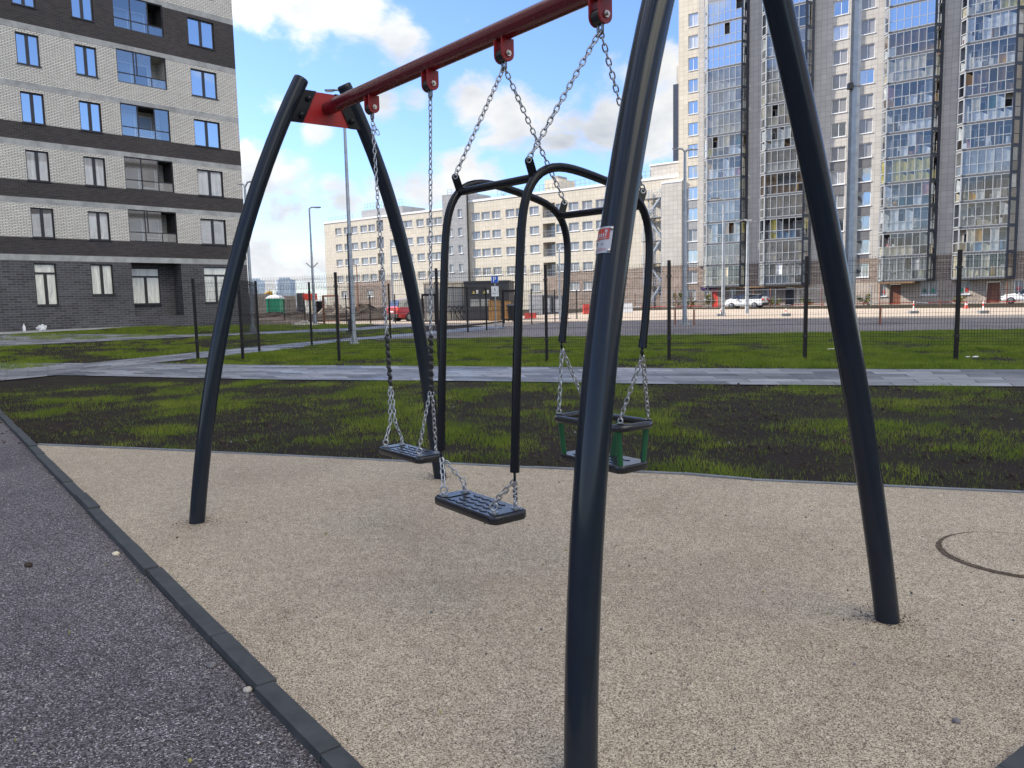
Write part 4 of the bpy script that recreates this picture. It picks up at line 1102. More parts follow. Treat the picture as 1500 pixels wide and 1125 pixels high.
# right-hand end: projecting block and set-back top floor
mb = MB()
for z0, z1, m in ((-1, 5.5, M['brick_brown']), (5.5, 16.2, M['tile_grey'])): FM.box(mb, 12.75, 15.6, z0, z1, .01, 2.3, m)
FM.box(mb, 12.7, 15.65, 16.2, 16.45, .01, 2.35, M['white_wall'])
mb.build('end_block', mbld)
mb = MB(); FM.box(mb, 9.4, 16, 17.56, 19.3, -7, -1.2, M['tile_grey']); FM.box(mb, 9.3, 16.1, 19.3, 19.5, -7.1, -1.1, M['white_wall']); mb.build('top_floor', mbld)
# fire escape standing in the corner
fe = thing('fire_escape', FM.P(11.5, 0, 1), 'zigzag steel fire escape stair in the corner beside the high-rise', 'fire escape')
lz = [14.6, 12.05, 9.0, 6.0, 3.05]
mb = MB()
for a in (9.9, 12.5):
    for e in (.25, 1.75): FM.box(mb, a - .06, a + .06, 0, 15.8, e - .06, e + .06, M['galv'])
mb.build('frame', fe)
for i, z in enumerate(lz):
    mb = MB(); FM.box(mb, 9.6, 12.7, z - .1, z, .2, 1.9, M['steel_dark'])
    for zz in (.35, .7, 1.05): FM.box(mb, 9.6, 12.7, z + zz - .025, z + zz + .025, 1.84, 1.89, M['galv'])
    for j in range(9):
        x = 9.62 + 3.05 * j / 8; FM.box(mb, x - .02, x + .02, z, z + 1.05, 1.85, 1.88, M['galv'])
    mb.build('landing', fe)
    zn = lz[i + 1] if i < 4 else .05; e = .6 if i % 2 else 1.5
    x0, x1 = (10.2, 12.3) if i % 2 else (12.3, 10.2)
    mb = MB()
    for de in (-.32, .32): mb.bar(FM.P(x0, z - .05, e + de), FM.P(x1, zn, e + de), .05, M['galv'], .22)
    for j in range(11):
        t = (j + .5) / 11; p = FM.P(x0 + (x1 - x0) * t, z + (zn - z) * t, e); mb.box(p, FM.d * .13, FM.n * .3, ZZ * .015, M['steel_dark'])
    for de in (-.33, .33): mb.bar(FM.P(x0, z + .95, e + de), FM.P(x1, zn + 1, e + de), .04, M['galv'])
    mb.build('stair_flight', fe)

# ---- right: high-rise with glazed bays
O3 = aty(1020, 430, 100); FT = Fac(O3, d2)
camS = float((CAM - FT.O) @ FT.d); camE = float((CAM - FT.O) @ FT.n)
tw = thing('high_rise', FT.P(16, 0), 'tall grey and cream tiled high-rise at the right with stacked glazed balcony bays', 'building')
fz = lambda k: 6.62 + 2.67 * k
slab_z = lambda k: 2.60 + 2.65 * k
TW = []
for k in range(-1, 12):
    for a0, a1 in ((-1.18, .11), (16.24, 17.86), (19.16, 20.65)): TW.append((a0, a1, fz(k) - .78, fz(k) + .78))
def tmat(a, z):
    if z < 5.25:
        return M['brick_brown'] if z > 2.55 or a < 14 else M['stone_light']
    if a < .29: return M['tile_beige'] if z > 15.2 else M['tile_dark'] if False else (M['tile_mid'] if z < 15.2 else M['tile_beige'])
    if z < 18.1 and (15.7 < a < 18.5 or 18.95 < a < 21.0): return M['tile_dark']
    return M['tile_grey']
GW = [(-1.3, -.1, 1.0, 2.3), (1.1, 1.75, 1.0, 2.3), (4.4, 5.2, 1.0, 2.4), (8.6, 9.9, 1.0, 2.4), (21.9, 22.6, .95, 2.3), (26.0, 27.6, 1.0, 2.45), (29.6, 30.7, 1.0, 2.4), (34.6, 35.4, .9, 2.3)]
GD = [(1.95, 2.9, 0, 2.25, 'orange_red'), (11.4, 12.4, 0, 2.2, 'cur_dark'), (22.9, 24.0, 0, 2.25, 'door_brown'), (32.2, 33.4, 0, 2.2, 'door_brown')]
mb = MB()
hh = [(*w, .16) for w in TW] + [(*w, .14) for w in GW] + [(*g[:4], .2) for g in GD]
FT.wall(mb, -2.49, 48, [-1, 2.55, 5.25, 15.2, 18.1, 60], tmat, hh + [], 0, M['tile_grey'])
FT.wall(mb, -2.49, 48, [60, 61], lambda a, z: M['white_wall'], [], .02)
mb.face([FT.P(-2.49, -1, 0), FT.P(-2.49, -1, -16), FT.P(-2.49, 61, -16), FT.P(-2.49, 61, 0)][::-1], M['tile_beige'], [(0, 0), (16, 0), (16, 61), (0, 61)])
mb.face([FT.P(-2.49, 61), FT.P(48, 61), FT.P(48, 61, -16), FT.P(-2.49, 61, -16)], M['roof'])
FT.box(mb, .30, 1.0, 5.26, 60, .0, .18, M['tile_grey'])
FT.box(mb, 18.45, 18.75, 5.26, 60, .0, .35, M['tile_grey'])
mb.build('wall', tw)
for i, w in enumerate(TW):
    gl = M['glass'] if rnd.random() < .55 else (M['glass_far'] if rnd.random() < .6 else M['glass_curtain'])
    mwindow(FT, tw, *w, -.13, .5, gl)
for w in GW: mwindow(FT, tw, *w, -.11, .5, M['glass_far'])
for g in GD:
    mb = MB(); FT.box(mb, g[0] + .02, g[1] - .02, 0, g[3] - .02, -.19, -.12, M[g[4]]); FT.box(mb, g[0] + .3, g[0] + .33, 0.02, g[3] - .05, -.12, -.11, M['cur_dark']); mb.build('door', tw)
mb = MB(); FT.box(mb, 22.2, 25.6, 2.30, 2.5, .0, 2.2, M['cur_wood']); mb.build('door_canopy', tw)
mb = MB(); FT.box(mb, 3.2, 13.6, 2.32, 2.48, .0, 1.0, M['cur_wood']); mb.build('door_canopy', tw)
mb = MB(); FT.box(mb, .6, 3.2, 2.28, 2.62, .02, .12, M['purple']); sg = mb.build('shop_sign', tw)
mb = MB(); FT.box(mb, 1.55, 1.62, 2.34, 2.56, .12, .135, M['white']); FT.box(mb, 1.62, 1.76, 2.34, 2.40, .12, .135, M['white']); mb.build('lettering', sg)
for a, m1 in ((22.25, 'orange_red'), (26.4, 'cur_green'), (27.2, 'toilet_green'), (29.9, 'toilet_green'), (30.4, 'orange_red'), (35.0, 'orange_red')):
    mb = MB(); FT.box(mb, a - .14, a + .14, 1.25, 1.65, -.125, -.115, M[m1]); mb.build('window_sticker', tw)
for z in (2.62, 3.3, 3.98, 4.66):
    mb = MB()
    for a0, a1 in ((.3, 1.0), (6.9, 8.1), (14.4, 16.1), (17.95, 19.05), (20.75, 21.5), (27.5, 28.8), (34.9, 48)): FT.quad(mb, a0, a1, z, z + .09, .012 if a0 != .3 else .19, M['stone_light'])
    mb.build('stone_band', tw)
for z in (1.2, 2.3, 4.3, 5.0):
    mb = MB()
    for a0, a1 in ((-51, -44.4), (-5.3, -3.4), (-1.2, -1.0), (1.1, 9.5)): FM.quad(mb, a0, a1, z, z + .1, .012, M['stone_light'])
    mb.build('stone_band', mbld)
# bays
def seen(a, e): return camS + (a - camS) * (camE - e) / camE
OUT = 1.15
palette = ['cur_white'] * 9 + ['cur_cream'] * 5 + ['cur_grey'] * 4 + ['cur_dark'] * 2 + ['cur_pink', 'cur_orange', 'cur_yellow', 'cur_green', 'cur_blue', 'cur_wood', 'cur_wood']
for bi, (l0, f0, f1, r1) in enumerate(((1.02, 1.38, 5.68, 6.65), (8.21, 8.72, 13.2, 14.25), (21.63, 22.06, 26.5, 27.4), (28.94, 29.46, 33.78, 34.7))):
    plan = [(seen(l0, .35), .0), (seen(l0, .35), .45), (seen(f0, OUT), OUT), (seen(f1, OUT), OUT), (seen(r1, .1), .12), (seen(r1, .1), .0)]
    for k in range(13):
        z0 = slab_z(k); z1 = slab_z(k + 1); mb = MB()
        # floor slab with metal-clad edge
        poly = [FT.P(a, z0 - .10, e + .02) for a, e in plan]; top = [p + ZZ * .20 for p in poly]
        mb.face(poly, M['alu']); mb.face(top[::-1], M['concrete'])
        for i in range(5): mb.face([poly[i + 1], poly[i], top[i], top[i + 1]][::-1], M['navy_panel'] if i >= 3 else M['slab_edge'])
        if k == 0: pass
        segs = []
        for (a, e), (a2, e2), n, nav in ((plan[1], plan[2], 1, 0), (plan[2], plan[3], 6, 0), (plan[3], plan[4], 1, 1)):
            p = np.array([a, e]); q = np.array([a2, e2])
            if nav: p2 = p + (q - p) * .18; q2 = q - (q - p) * .30
            else: p2, q2 = p, q
            for i in range(n): segs.append((p2 + (q2 - p2) * i / n, p2 + (q2 - p2) * (i + 1) / n, nav))
            if nav:
                for s0, s1 in ((p, p2), (q2, q)):
                    mb.face([FT.P(s0[0], z0 + .10, s0[1]), FT.P(s1[0], z0 + .10, s1[1]), FT.P(s1[0], z1 - .10, s1[1]), FT.P(s0[0], z1 - .10, s0[1])], M['navy_panel'])
        zb, zm, zt = z0 + .11, z0 + 1.12, z1 - .11
        hz = (1 if rnd.random() < (.6 if bi < 2 else .12) else 0)
        if k >= 10 and rnd.random() < (.75 if bi in (0, 2) else .3): hz = 2
        style = rnd.random(); cur = rnd.choice(palette); seg_open = rnd.randrange(1, 7) if rnd.random() < .28 else -1
        run_lo = rnd.random() < .5; lo_m = rnd.choice(['cur_white', 'cur_white', 'cur_grey', 'cur_cream', 'cur_yellow', 'cur_blue']); lo_a, lo_b = sorted((rnd.randrange(0, 8), rnd.randrange(0, 8)))
        for i, (p, q, nav) in enumerate(segs):
            fm = M['navy_panel'] if nav else M['mullion']; t = q - p; t /= np.linalg.norm(t); nn = np.array([-t[1], t[0]]) * 1.
            if nn[1] < 0: nn = -nn
            g = lambda s_, z, o=0.: FT.P(*(lambda w: (w[0], z, w[1]))(p + (q - p) * s_ + nn * o))
            mb.bar(g(0, zb), g(0, zt), .06, fm, .08, up=FT.n)
            for z in (zb + .03, zm, zt - .03): mb.bar(g(.02, z), g(.98, z), .05, fm, .06)
            for lo, hi, wh in ((zb + .055, zm - .03, 0), (zm + .03, zt - .055, 1)):
                if not (wh and i == seg_open): mb.face([g(.03, lo), g(.97, lo), g(.97, hi), g(.03, hi)], (M['see_tower'] if hz == 0 else M['glass_bay'] if hz == 1 else M['glass_blue']))
                if hz == 2: continue
                r = rnd.random(); mm = None
                if wh == 0 and run_lo and lo_a <= i <= lo_b: mm = lo_m
                elif style < .5 and r < .62: mm = cur
                elif r < .36: mm = rnd.choice(palette)
                if mm: mb.face([g(.05, lo + .02, -.09), g(.95, lo + .02, -.09), g(.95, hi - (.0 if rnd.random() < .7 else .4), -.09), g(.05, hi - .02, -.09)], M[mm])
        if rnd.random() < .75: FT.box(mb, plan[1][0] + .1, plan[4][0] - .1, z0 + .11, z1 - .11, .004, .018, M[rnd.choice(['cur_dark', 'cur_grey', 'cur_dark', 'cur_wood'])])
        mb.bar(FT.P(plan[2][0], z0 + .1, OUT + .05), FT.P(plan[2][0], z1 - .1, OUT + .05), .15, M['mullion'], .12, up=FT.n)
        # what stands inside: a door, a window and some household clutter
        a0 = plan[1][0]; a1 = plan[4][0]; w = a1 - a0
        for x, ww, zlo in ((a0 + w * .22, .7, z0 + .16), (a0 + w * .36, .8, z0 + .95), (a0 + w * .74, 1.1, z0 + .16)):
            FT.box(mb, x - ww / 2, x + ww / 2, zlo, z0 + 2.2, .02, .06, M['white_frame']); FT.quad(mb, x - ww / 2 + .08, x + ww / 2 - .08, zlo + .1, z0 + 2.1, .065, M['dark'] if rnd.random() < .6 else M['cur_grey'])
        for _ in range(rnd.randrange(4, 10)):
            x = rnd.uniform(a0 + .5, a1 - .9); h = rnd.uniform(.3, 1.3); ww = rnd.uniform(.08, .3)
            FT.box(mb, x - ww, x + ww, z0 + .15, z0 + .15 + h, .2, .7, M[rnd.choice(palette)])
        mb.build('glazed_balcony', tw)
    mb = MB()   # plain upper floors of the bay, above the picture
    z0 = slab_z(13) - .13
    for i in range(5):
        (a, e), (a2, e2) = plan[i], plan[i + 1]; mb.face([FT.P(a, z0, e), FT.P(a2, z0, e2), FT.P(a2, 59, e2), FT.P(a, 59, e)], M['navy_panel'] if i >= 3 else M['glass_far'])
    mb.face([FT.P(a, 59, e) for a, e in plan], M['roof']); mb.build('bay_top', tw)
mb = MB(); FT.box(mb, -4.6, -2.6, -1, 32.0, -14, -4, M['tile_grey']); FT.box(mb, -4.7, -3.6, 19, 29.5, -4, -3.2, M['navy_panel']); mb.build('rear_wing', tw)

# ---- two far towers on the horizon, distance haze put into their colour
for u0, u1, v, Y, lab in ((367, 381.5, 411, 900, 'far tower with haze put into its pale blue colour, close beside the brick building'), (405.5, 427, 409.5, 900, 'far tower with haze put into its pale blue colour, above the green toilet cabin')):
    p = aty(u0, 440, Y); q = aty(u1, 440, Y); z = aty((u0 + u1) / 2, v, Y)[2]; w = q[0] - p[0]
    t = thing('hazed_tower', ((p[0] + q[0]) / 2, Y, 0), lab, 'tower')
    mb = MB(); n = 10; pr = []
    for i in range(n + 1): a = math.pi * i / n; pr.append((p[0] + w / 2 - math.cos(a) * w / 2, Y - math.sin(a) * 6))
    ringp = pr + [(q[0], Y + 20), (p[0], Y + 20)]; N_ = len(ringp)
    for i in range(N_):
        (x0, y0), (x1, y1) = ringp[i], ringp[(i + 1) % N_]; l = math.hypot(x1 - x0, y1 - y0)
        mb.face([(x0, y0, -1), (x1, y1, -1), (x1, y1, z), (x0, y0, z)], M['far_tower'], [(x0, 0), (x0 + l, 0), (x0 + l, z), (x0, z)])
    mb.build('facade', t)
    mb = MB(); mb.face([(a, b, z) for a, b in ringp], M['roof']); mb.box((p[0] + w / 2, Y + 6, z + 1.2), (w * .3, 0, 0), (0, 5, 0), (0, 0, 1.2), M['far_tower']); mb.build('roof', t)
# ------------------------------------------------------------------ fences
FH = 2.03
def post(par, p, h, w=.06, name='post', mat='fence', z0=-.1):
    mb = MB(); mb.box(p + ZZ * (h + z0) / 2, (w / 2, 0, 0), (0, w / 2, 0), (0, 0, (h - z0) / 2), M[mat])
    mb.box(p + ZZ * (h + .006), (w * .53, 0, 0), (0, w * .53, 0), (0, 0, .006), M['black'])
    for z in (.45, 1.72): mb.box(p + ZZ * z, (w * .75, 0, 0), (0, w * .75, 0), (0, 0, .018), M['black'])
    return mb.build(name, par)
def meshpanel(par, p, q, z0, z1, step=.05, hs=.2, w=.0042, fold=True):
    mb = MB(); d = q - p; d = np.array([d[0], d[1], 0]); ln = np.linalg.norm(d); d /= ln; n = np.array([-d[1], d[0], 0]); p = np.array([p[0], p[1], p[2]])
    dz = (q[2] - p[2]); k = int((ln - .08) / step); V = []; 
    folds = [z0 + .12, (z0 + z1) / 2, z1 - .12] if fold else []
    def off(z): return sum(.032 * max(0, 1 - abs(z - f) / .05) for f in folds)
    zs_ = sorted({z0, z1, *[f + o for f in folds for o in (-.05, 0, .05)]})
    for i in range(k + 1):
        t = .04 + step * i; base = p + d * t + ZZ * dz * t / ln
        for za, zb in zip(zs_[:-1], zs_[1:]):
            mb.bar(base + ZZ * za - n * off(za), base + ZZ * zb - n * off(zb), w, M['wire'])
    hz = sorted({*np.arange(z0 + .02, z1, hs).round(3), *[f + o for f in folds for o in (-.05, .05)]})
    for z in hz: mb.bar(p + d * .03 + ZZ * z - n * (off(z) + w), p + d * (ln - .03) + ZZ * (z + dz) - n * (off(z) + w), w * 1.15, M['wire'])
    return mb.build('mesh_panel', par)
front = [gt(290, 525), gt(356, 525.3), gt(497, 527.5), gt(643, 528), gt(801, 527.5), gt(980, 527), gt(1179, 525), gt(1400, 527)]
stp = front[-1] - front[-3]; front += [front[-1] + stp / 2 * 1.02, front[-1] + stp * 1.0]
fr = thing('mesh_fence', front[4], 'dark wire mesh fence on square posts running across the lawn just beyond the paved path', 'fence')
for p in front: post(fr, p, FH)
for p, q in zip(front[:-1], front[1:]): meshpanel(fr, p, q, .27, 1.99)
side = [gt(380, 514), gt(457, 506), gt(572, 494.8)]
sd = thing('mesh_fence', side[1], 'dark wire mesh fence receding from the path towards the red car', 'fence')
for p in side: post(sd, p, FH)
for p, q in zip([front[1]] + side[:-1], side):
    if np.linalg.norm(p - q) > 4: 
        m = (p + q) / 2; meshpanel(sd, p, m, .25, 1.98, .06); meshpanel(sd, m, q, .25, 1.98, .06)
    else: meshpanel(sd, p, q, .25, 1.98, .06)
rear = [gt(612, 479), gt(653, 489), gt(685.5, 486), gt(713, 483), gt(737, 479), gt(779, 474.5), gt(813, 470.5), gt(845, 467.3), gt(880, 465)]
rr = thing('mesh_fence', rear[4], 'dark fence with horizontal rails along the far left edge of the grey court', 'fence')
for p in rear[1:]: post(rr, p, 1.95, .07)
for i, (p, q) in enumerate(zip(rear[1:-1], rear[2:])):
    meshpanel(rr, p, q, .3, 1.9, .12, .25, .007, False)
    if i < 3:
        for z in (1.9, .28): mb = MB(); mb.bar(p + ZZ * z, q + ZZ * z, .06, M['fence']); mb.build('rail', rr)
farf = [gt(395, 469.5), gt(417, 470.5), gt(447, 473), gt(508, 474.5), gt(543, 474), gt(579.5, 473.5)]
ff = thing('mesh_fence', farf[2], 'thin dark post fence along the road in front of the green toilet cabin', 'fence')
for p in farf: post(ff, p, 1.95, .06)
for p, q in zip(farf[:-1], farf[1:]): meshpanel(ff, p, q, .2, 1.9, .16, .3, .006, False)
def gate(u0, u1, vt, vb, mat, w, lab):
    p, q = gt(u0, vb), gt(u1, vb); h = aty((u0 + u1) / 2, vt, (p[1] + q[1]) / 2)[2]
    g = thing('gate_frame', (p + q) / 2, lab, 'gate', 'gate frames beyond the lawn'); d = (q - p) / np.linalg.norm(q - p)
    for x in (p, q): mb = MB(); mb.bar(x - ZZ * .1, x + ZZ * h, w, M[mat]); mb.build('post', g)
    mb = MB(); mb.bar(p + ZZ * (h - w / 2) + d * w / 2, q + ZZ * (h - w / 2) - d * w / 2, w, M[mat]); mb.build('rail', g)
    mb = MB(); mb.bar(p + ZZ * .2 + d * w / 2, q + ZZ * .2 - d * w / 2, w * .6, M[mat]); mb.build('rail', g)
    meshpanel(g, p, q, .25, h - .1, .1, .25, .006, False)
gate(475, 496, 432, 474, 'door_brown', .13, 'brown steel gate frame beside the tall silver lamp post')
gate(620, 638.5, 431, 475.5, 'fence', .12, 'black gate frame behind the far curved swing leg')
gate(738, 762, 424.5, 473.5, 'fence', .14, 'black gate frame beside the wooden bin enclosure')

# ------------------------------------------------------------------ lamp posts
def lamp(u, vb, ut, vt, w0, w1, heads, lab, mat='galv', arm=.9, box=False, base=True, z0=None, group=None):
    p = gt(u, vb) if z0 is None else gnd(u, vb, z0); top = aty(ut, vt, p[1]); h = top[2] - p[2]
    t = thing('street_lamp', p, lab, 'street lamp', 'street lamps round the court and road')
    mb = MB(); n = 10; P_ = [p + (np.array([p[0], p[1], p[2] + h]) - p) * i / n for i in range(n + 1)]
    P_[0] = P_[0] - ZZ * .05
    mb.tube(P_, [w0 / 2 + (w1 - w0) / 2 * i / n for i in range(n + 1)], M[mat], 10); mb.build('pole', t)
    if base:
        mb = MB(); mb.tube([p - ZZ * .02, p + ZZ * .03], w0 * 1.1, M[mat], 12)
        for k in range(4):
            a = k * math.pi / 2 + .4; c = np.array([math.cos(a), math.sin(a), 0]); mb.prism([(0, 0), (w0 * .45, 0), (0, w0 * 1.8)], p + c * w0 * .45 + ZZ * .03, c, ZZ, np.cross(c, ZZ), .012, M[mat])
        mb.build('base_flange', t)
    T = p + ZZ * h
    for dx, dz, l in heads:      # arms: horizontal reach and rise
        e = T + cr * 0 + np.array([dx, 0, dz]); mb = MB()
        mb.tube([T - ZZ * .05, T + np.array([dx * .35, 0, dz * .8]), e], [w1 * .42] * 3, M[mat], 8); a = mb.build('arm', t)
        s_ = np.sign(dx) or 1; mb = MB()
        mb.box(e + np.array([s_ * l / 2, 0, -.01]), (l / 2, 0, .0), (0, l * .22, 0), (0, 0, l * .07), M['alu']); mb.box(e + np.array([s_ * l * .55, 0, -.02 - l * .07]), (l * .35, 0, 0), (0, l * .16, 0), (0, 0, .015), M['white']); mb.build('lamp_head', a)
    return t, p, h
t, p, h = lamp(519, 503.5, 495, 134, .155, .08, [(-.28, .05, .30)], 'tall silver lamp post with a dark switch box low on it', arm=.5)
mb = MB(); mb.box(p + np.array([-.12, -.02, .62]), (.045, 0, 0), (0, .07, 0), (0, 0, .22), M['black']); mb.bar(p + np.array([-.14, -.02, .38]), p + np.array([-.24, -.02, .44]), .03, M['black']); mb.build('switch_box', t)
mb = MB(); mb.tube([p + np.array([-.085, -.02, .84]), p + np.array([-.07, -.02, 3.6])], .018, M['black'], 6); mb.build('cable', t)
mb = MB(); mb.tube([p + ZZ * 3.55, p + ZZ * 3.62], .085, M['steel_dark'], 10); mb.build('collar', t)
t, p, h = lamp(461.5, 475, 456.5, 305, .20, .10, [(.30, .06, .45)], 'slender lamp post with one arm standing left of the cream building')
mb = MB()
for s_ in (-1, 1): mb.bar(p + ZZ * h * .485, p + ZZ * h * .52 + np.array([s_ * .38, 0, .1]), .05, M['steel_dark'])
mb.build('bracket', t)
lamp(371, 486, 359.5, 273, .17, .09, [(.38, .22, .5), (-.1, .1, .2)], 'lamp post with a curved arm at the corner of the brick building')
lamp(1003, 475, 1002, 221, .24, .12, [(-.35, .12, .25), (.35, .06, .25)], 'two armed lamp post in front of the corner of the high-rise')
lamp(1059, 463, 1059.5, 293, .24, .13, [(-.3, .12, .6)], 'lamp post before the first glazed bay of the high-rise, left of the white car')
lamp(1094, 459, 1093.5, 324, .28, .16, [(-.3, .1, .5), (.3, .05, .4)], 'lamp post standing right at the small white car', base=False)
lamp(820.5, 470, 819.5, 365, .17, .09, [(.2, .1, .45)], 'thin pale lamp post in front of the brown stone wall of the cream building', base=False)
lamp(576.5, 471, 573.5, 355, .2, .1, [(.2, .05, .4)], 'thin lamp post behind the red car', base=False)
lamp(525.5, 466, 524.5, 388, .12, .08, [(-.35, .02, .2)], 'thin brown pole with a short hook before the cream building', 'door_brown', base=False)
# the thick floodlight mast
p = gt(1243, 497); W0 = 16.5 / F * p[1]
fm_ = thing('floodlight_mast', p, 'thick galvanised mast with a black clamp, behind the right swing leg', 'mast')
Hm = 11.; mb = MB(); mb.tube([p - ZZ * .05 + (ZZ * Hm) * i / 8 for i in range(9)], [W0 / 2 * (1.06 - .03 * i) for i in range(9)], M['galv'], 8, smooth=False); mb.build('pole', fm_)
zc = plane(1243, 128, p, [0, 1, 0])[2]; mb = MB(); mb.box(p + np.array([-W0 * .55, -W0 * .35, zc]), (.06, 0, 0), (0, .07, 0), (0, 0, .08), M['black']); mb.tube([p + ZZ * (zc - .02), p + ZZ * (zc + .02)], W0 * .49, M['steel_dark'], 8); mb.build('clamp', fm_)
mb = MB(); mb.tube([p - ZZ * .02, p + ZZ * .04], W0 * .95, M['galv'], 12); mb.build('base_flange', fm_)

# ------------------------------------------------------------------ parking sign
p = gt(726.5, 483); s_ = aty(1, 1, p[1]); sc = p[1] / F
ps = thing('parking_sign', p, 'blue parking sign with a white P over a white plate with an arrow', 'sign')
zpl = lambda v: plane(726.5, v, p, [0, 1, 0])[2]
mb = MB(); mb.tube([p - ZZ * .1, p + ZZ * (zpl(404))], .03, M['galv'], 8); mb.build('pole', ps)
zc = zpl(409.5); hw = 5.1 * sc; y = -.035
mb = MB(); mb.box(p + np.array([0, y, zc]), (hw, 0, 0), (0, .008, 0), (0, 0, hw), M['white']); mb.box(p + np.array([0, y - .0095, zc]), (hw * .92, 0, 0), (0, .002, 0), (0, 0, hw * .92), M['sign_blue']); b_ = mb.build('sign_plate', ps)
mb = MB(); o = p + np.array([-hw * .05, y - .0125, zc]); X = np.array([1., 0, 0])
mb.prism([(-hw * .38, -hw * .68), (-hw * .14, -hw * .68), (-hw * .14, hw * .68), (-hw * .38, hw * .68)], o, X, ZZ, -np.array([0, 1., 0]), .002, M['white'])
arc = [(hw * (.02 + .42 * math.cos(a)), hw * (.27 + .41 * math.sin(a))) for a in np.linspace(-math.pi / 2, math.pi / 2, 9)]; arc2 = [(hw * (.02 + .18 * math.cos(a)), hw * (.27 + .19 * math.sin(a))) for a in np.linspace(-math.pi / 2, math.pi / 2, 9)]
arc = [(-hw * .14, arc[0][1])] + arc + [(-hw * .14, arc[-1][1])]; arc2 = [(-hw * .14, arc2[0][1])] + arc2 + [(-hw * .14, arc2[-1][1])]
for i in range(len(arc) - 1): mb.prism([arc2[i], arc[i], arc[i + 1], arc2[i + 1]], o, X, ZZ, -np.array([0, 1., 0]), .002, M['white'])
mb.build('letter', b_)
zc = zpl(427); hh_ = 7.3 * sc; hw2 = 5.2 * sc
mb = MB(); mb.box(p + np.array([0, y, zc]), (hw2, 0, 0), (0, .008, 0), (0, 0, hh_), M['white']); b2 = mb.build('arrow_plate', ps)
mb = MB(); o = p + np.array([0, y - .009, zc]); f_ = -np.array([0, 1., 0])
mb.prism([(-hw2 * .75, -hh_ * .5), (-hw2 * .35, -hh_ * .62), (-hw2 * .35, -hh_ * .38)], o, X, ZZ, f_, .002, M['black']); mb.prism([(-hw2 * .35, -hh_ * .54), (hw2 * .75, -hh_ * .54), (hw2 * .75, -hh_ * .46), (-hw2 * .35, -hh_ * .46)], o, X, ZZ, f_, .002, M['black'])
mb.prism([(-hw2 * .3, hh_ * .15), (hw2 * .25, hh_ * .15), (hw2 * .25, hh_ * .25), (-hw2 * .05, hh_ * .7), (-hw2 * .15, hh_ * .7)], o, X, ZZ, f_, .002, M['cur_grey'])
mb.build('symbols', b2)

# ------------------------------------------------------------------ vehicles
def car(loc, head, Ln, Wd, paint, st, lab, cat, glassst, name='parked_car', rear_hatch=True):
    """st: stations (x, z_low, z_belt, z_roof, w_belt, w_roof); heading along +x"""
    hx = np.array([math.cos(head), math.sin(head), 0]); hy = np.array([-hx[1], hx[0], 0]); loc = np.asarray(loc, float)
    t = thing(name, loc, lab, cat)
    P = lambda x, y, z: loc + hx * x + hy * y + ZZ * z
    mb = MB(); gm = MB(); secs = []
    for x, zl, zb, zr, wb, wr in st:
        secs.append([P(x, wb * .93, zl), P(x, wb, zl + (zb - zl) * .35), P(x, wb * .97, zb), P(x, wr, zr), P(x, wr * .5, zr + .02), P(x, -wr * .5, zr + .02), P(x, -wr, zr), P(x, -wb * .97, zb), P(x, -wb, zl + (zb - zl) * .35), P(x, -wb * .93, zl)])
    for i in range(len(st) - 1):
        a, b = secs[i], secs[i + 1]
        for k in range(9):
            side_glass = k in (2, 6) and glassst[i]
            top_glass = k in (3, 4, 5) and glassst[i] == 2
            (gm if side_glass or top_glass else mb).face([a[k], a[k + 1], b[k + 1], b[k]][::-1], M['glass_car'] if side_glass or top_glass else paint, None, not (side_glass or top_glass))
        mb.face([a[9], a[0], b[0], b[9]], M['black'])
    mb.face(secs[0][::1], paint); mb.face(secs[-1][::-1], paint)
    body = mb.build('body', t)
    if gm.f: gm.build('windows', t)
    for x in (Ln * .31, -Ln * .29):
        for s_ in (-1, 1):
            c = P(x, s_ * (Wd / 2 - .10), .32); mb = MB(); mb.tube([c - hy * .105, c + hy * .105], .32, M['tyre'], 20); w = mb.build('wheel', t)
            mb = MB(); mb.tube([c + hy * s_ * .10, c + hy * s_ * .118], [.21, .17], M['alu'], 14); mb.build('rim', w)
    for s_ in (-1, 1):
        mb = MB(); mb.box(P(-Ln / 2 + .02, s_ * (Wd / 2 - .20), .92), hx * .05, hy * .17, ZZ * .09, M['lamp_red']); mb.build('tail_light', t)
        mb = MB(); mb.box(P(Ln / 2 - .05, s_ * (Wd / 2 - .25), .68), hx * .05, hy * .2, ZZ * .07, M['white']); mb.build('headlight', t)
        mb = MB(); mb.box(P(Ln * .16, s_ * (Wd / 2 + .07), .98), hx * .06, hy * .09, ZZ * .07, paint); mb.build('mirror', t)
    mb = MB(); mb.box(P(-Ln / 2 - .01, 0, .45), hx * .05, hy * (Wd * .44), ZZ * .12, M['black']); mb.box(P(Ln / 2 - .0, 0, .42), hx * .05, hy * (Wd * .42), ZZ * .1, M['black']); mb.build('bumper', t)
    mb = MB(); mb.box(P(-Ln / 2 - .035, 0, .72), hx * .012, hy * .26, ZZ * .055, M['white']); mb.build('number_plate', t)
    return t
suv = [(-2.25, .45, .85, 1.0, .80, .70), (-2.2, .32, 1.0, 1.12, .90, .74), (-2.0, .26, 1.06, 1.56, .92, .66), (-1.2, .24, 1.04, 1.66, .93, .68), (.1, .24, 1.0, 1.66, .93, .68), (.55, .24, .99, 1.58, .93, .66), (1.2, .24, .98, 1.03, .92, .72), (2.0, .26, .86, .90, .88, .66), (2.25, .36, .66, .70, .78, .6)]
gs = [0, 2, 1, 1, 1, 2, 0, 0]
pc = gnd(607, 470.3); pc = pc * np.array([1, 1, 0])
car(pc + np.array([.2, 1.0, 0]), R(38), 4.5, 1.86, M['car_red'], suv, 'red estate car parked behind the swing frame, seen from its rear corner', 'car', gs)
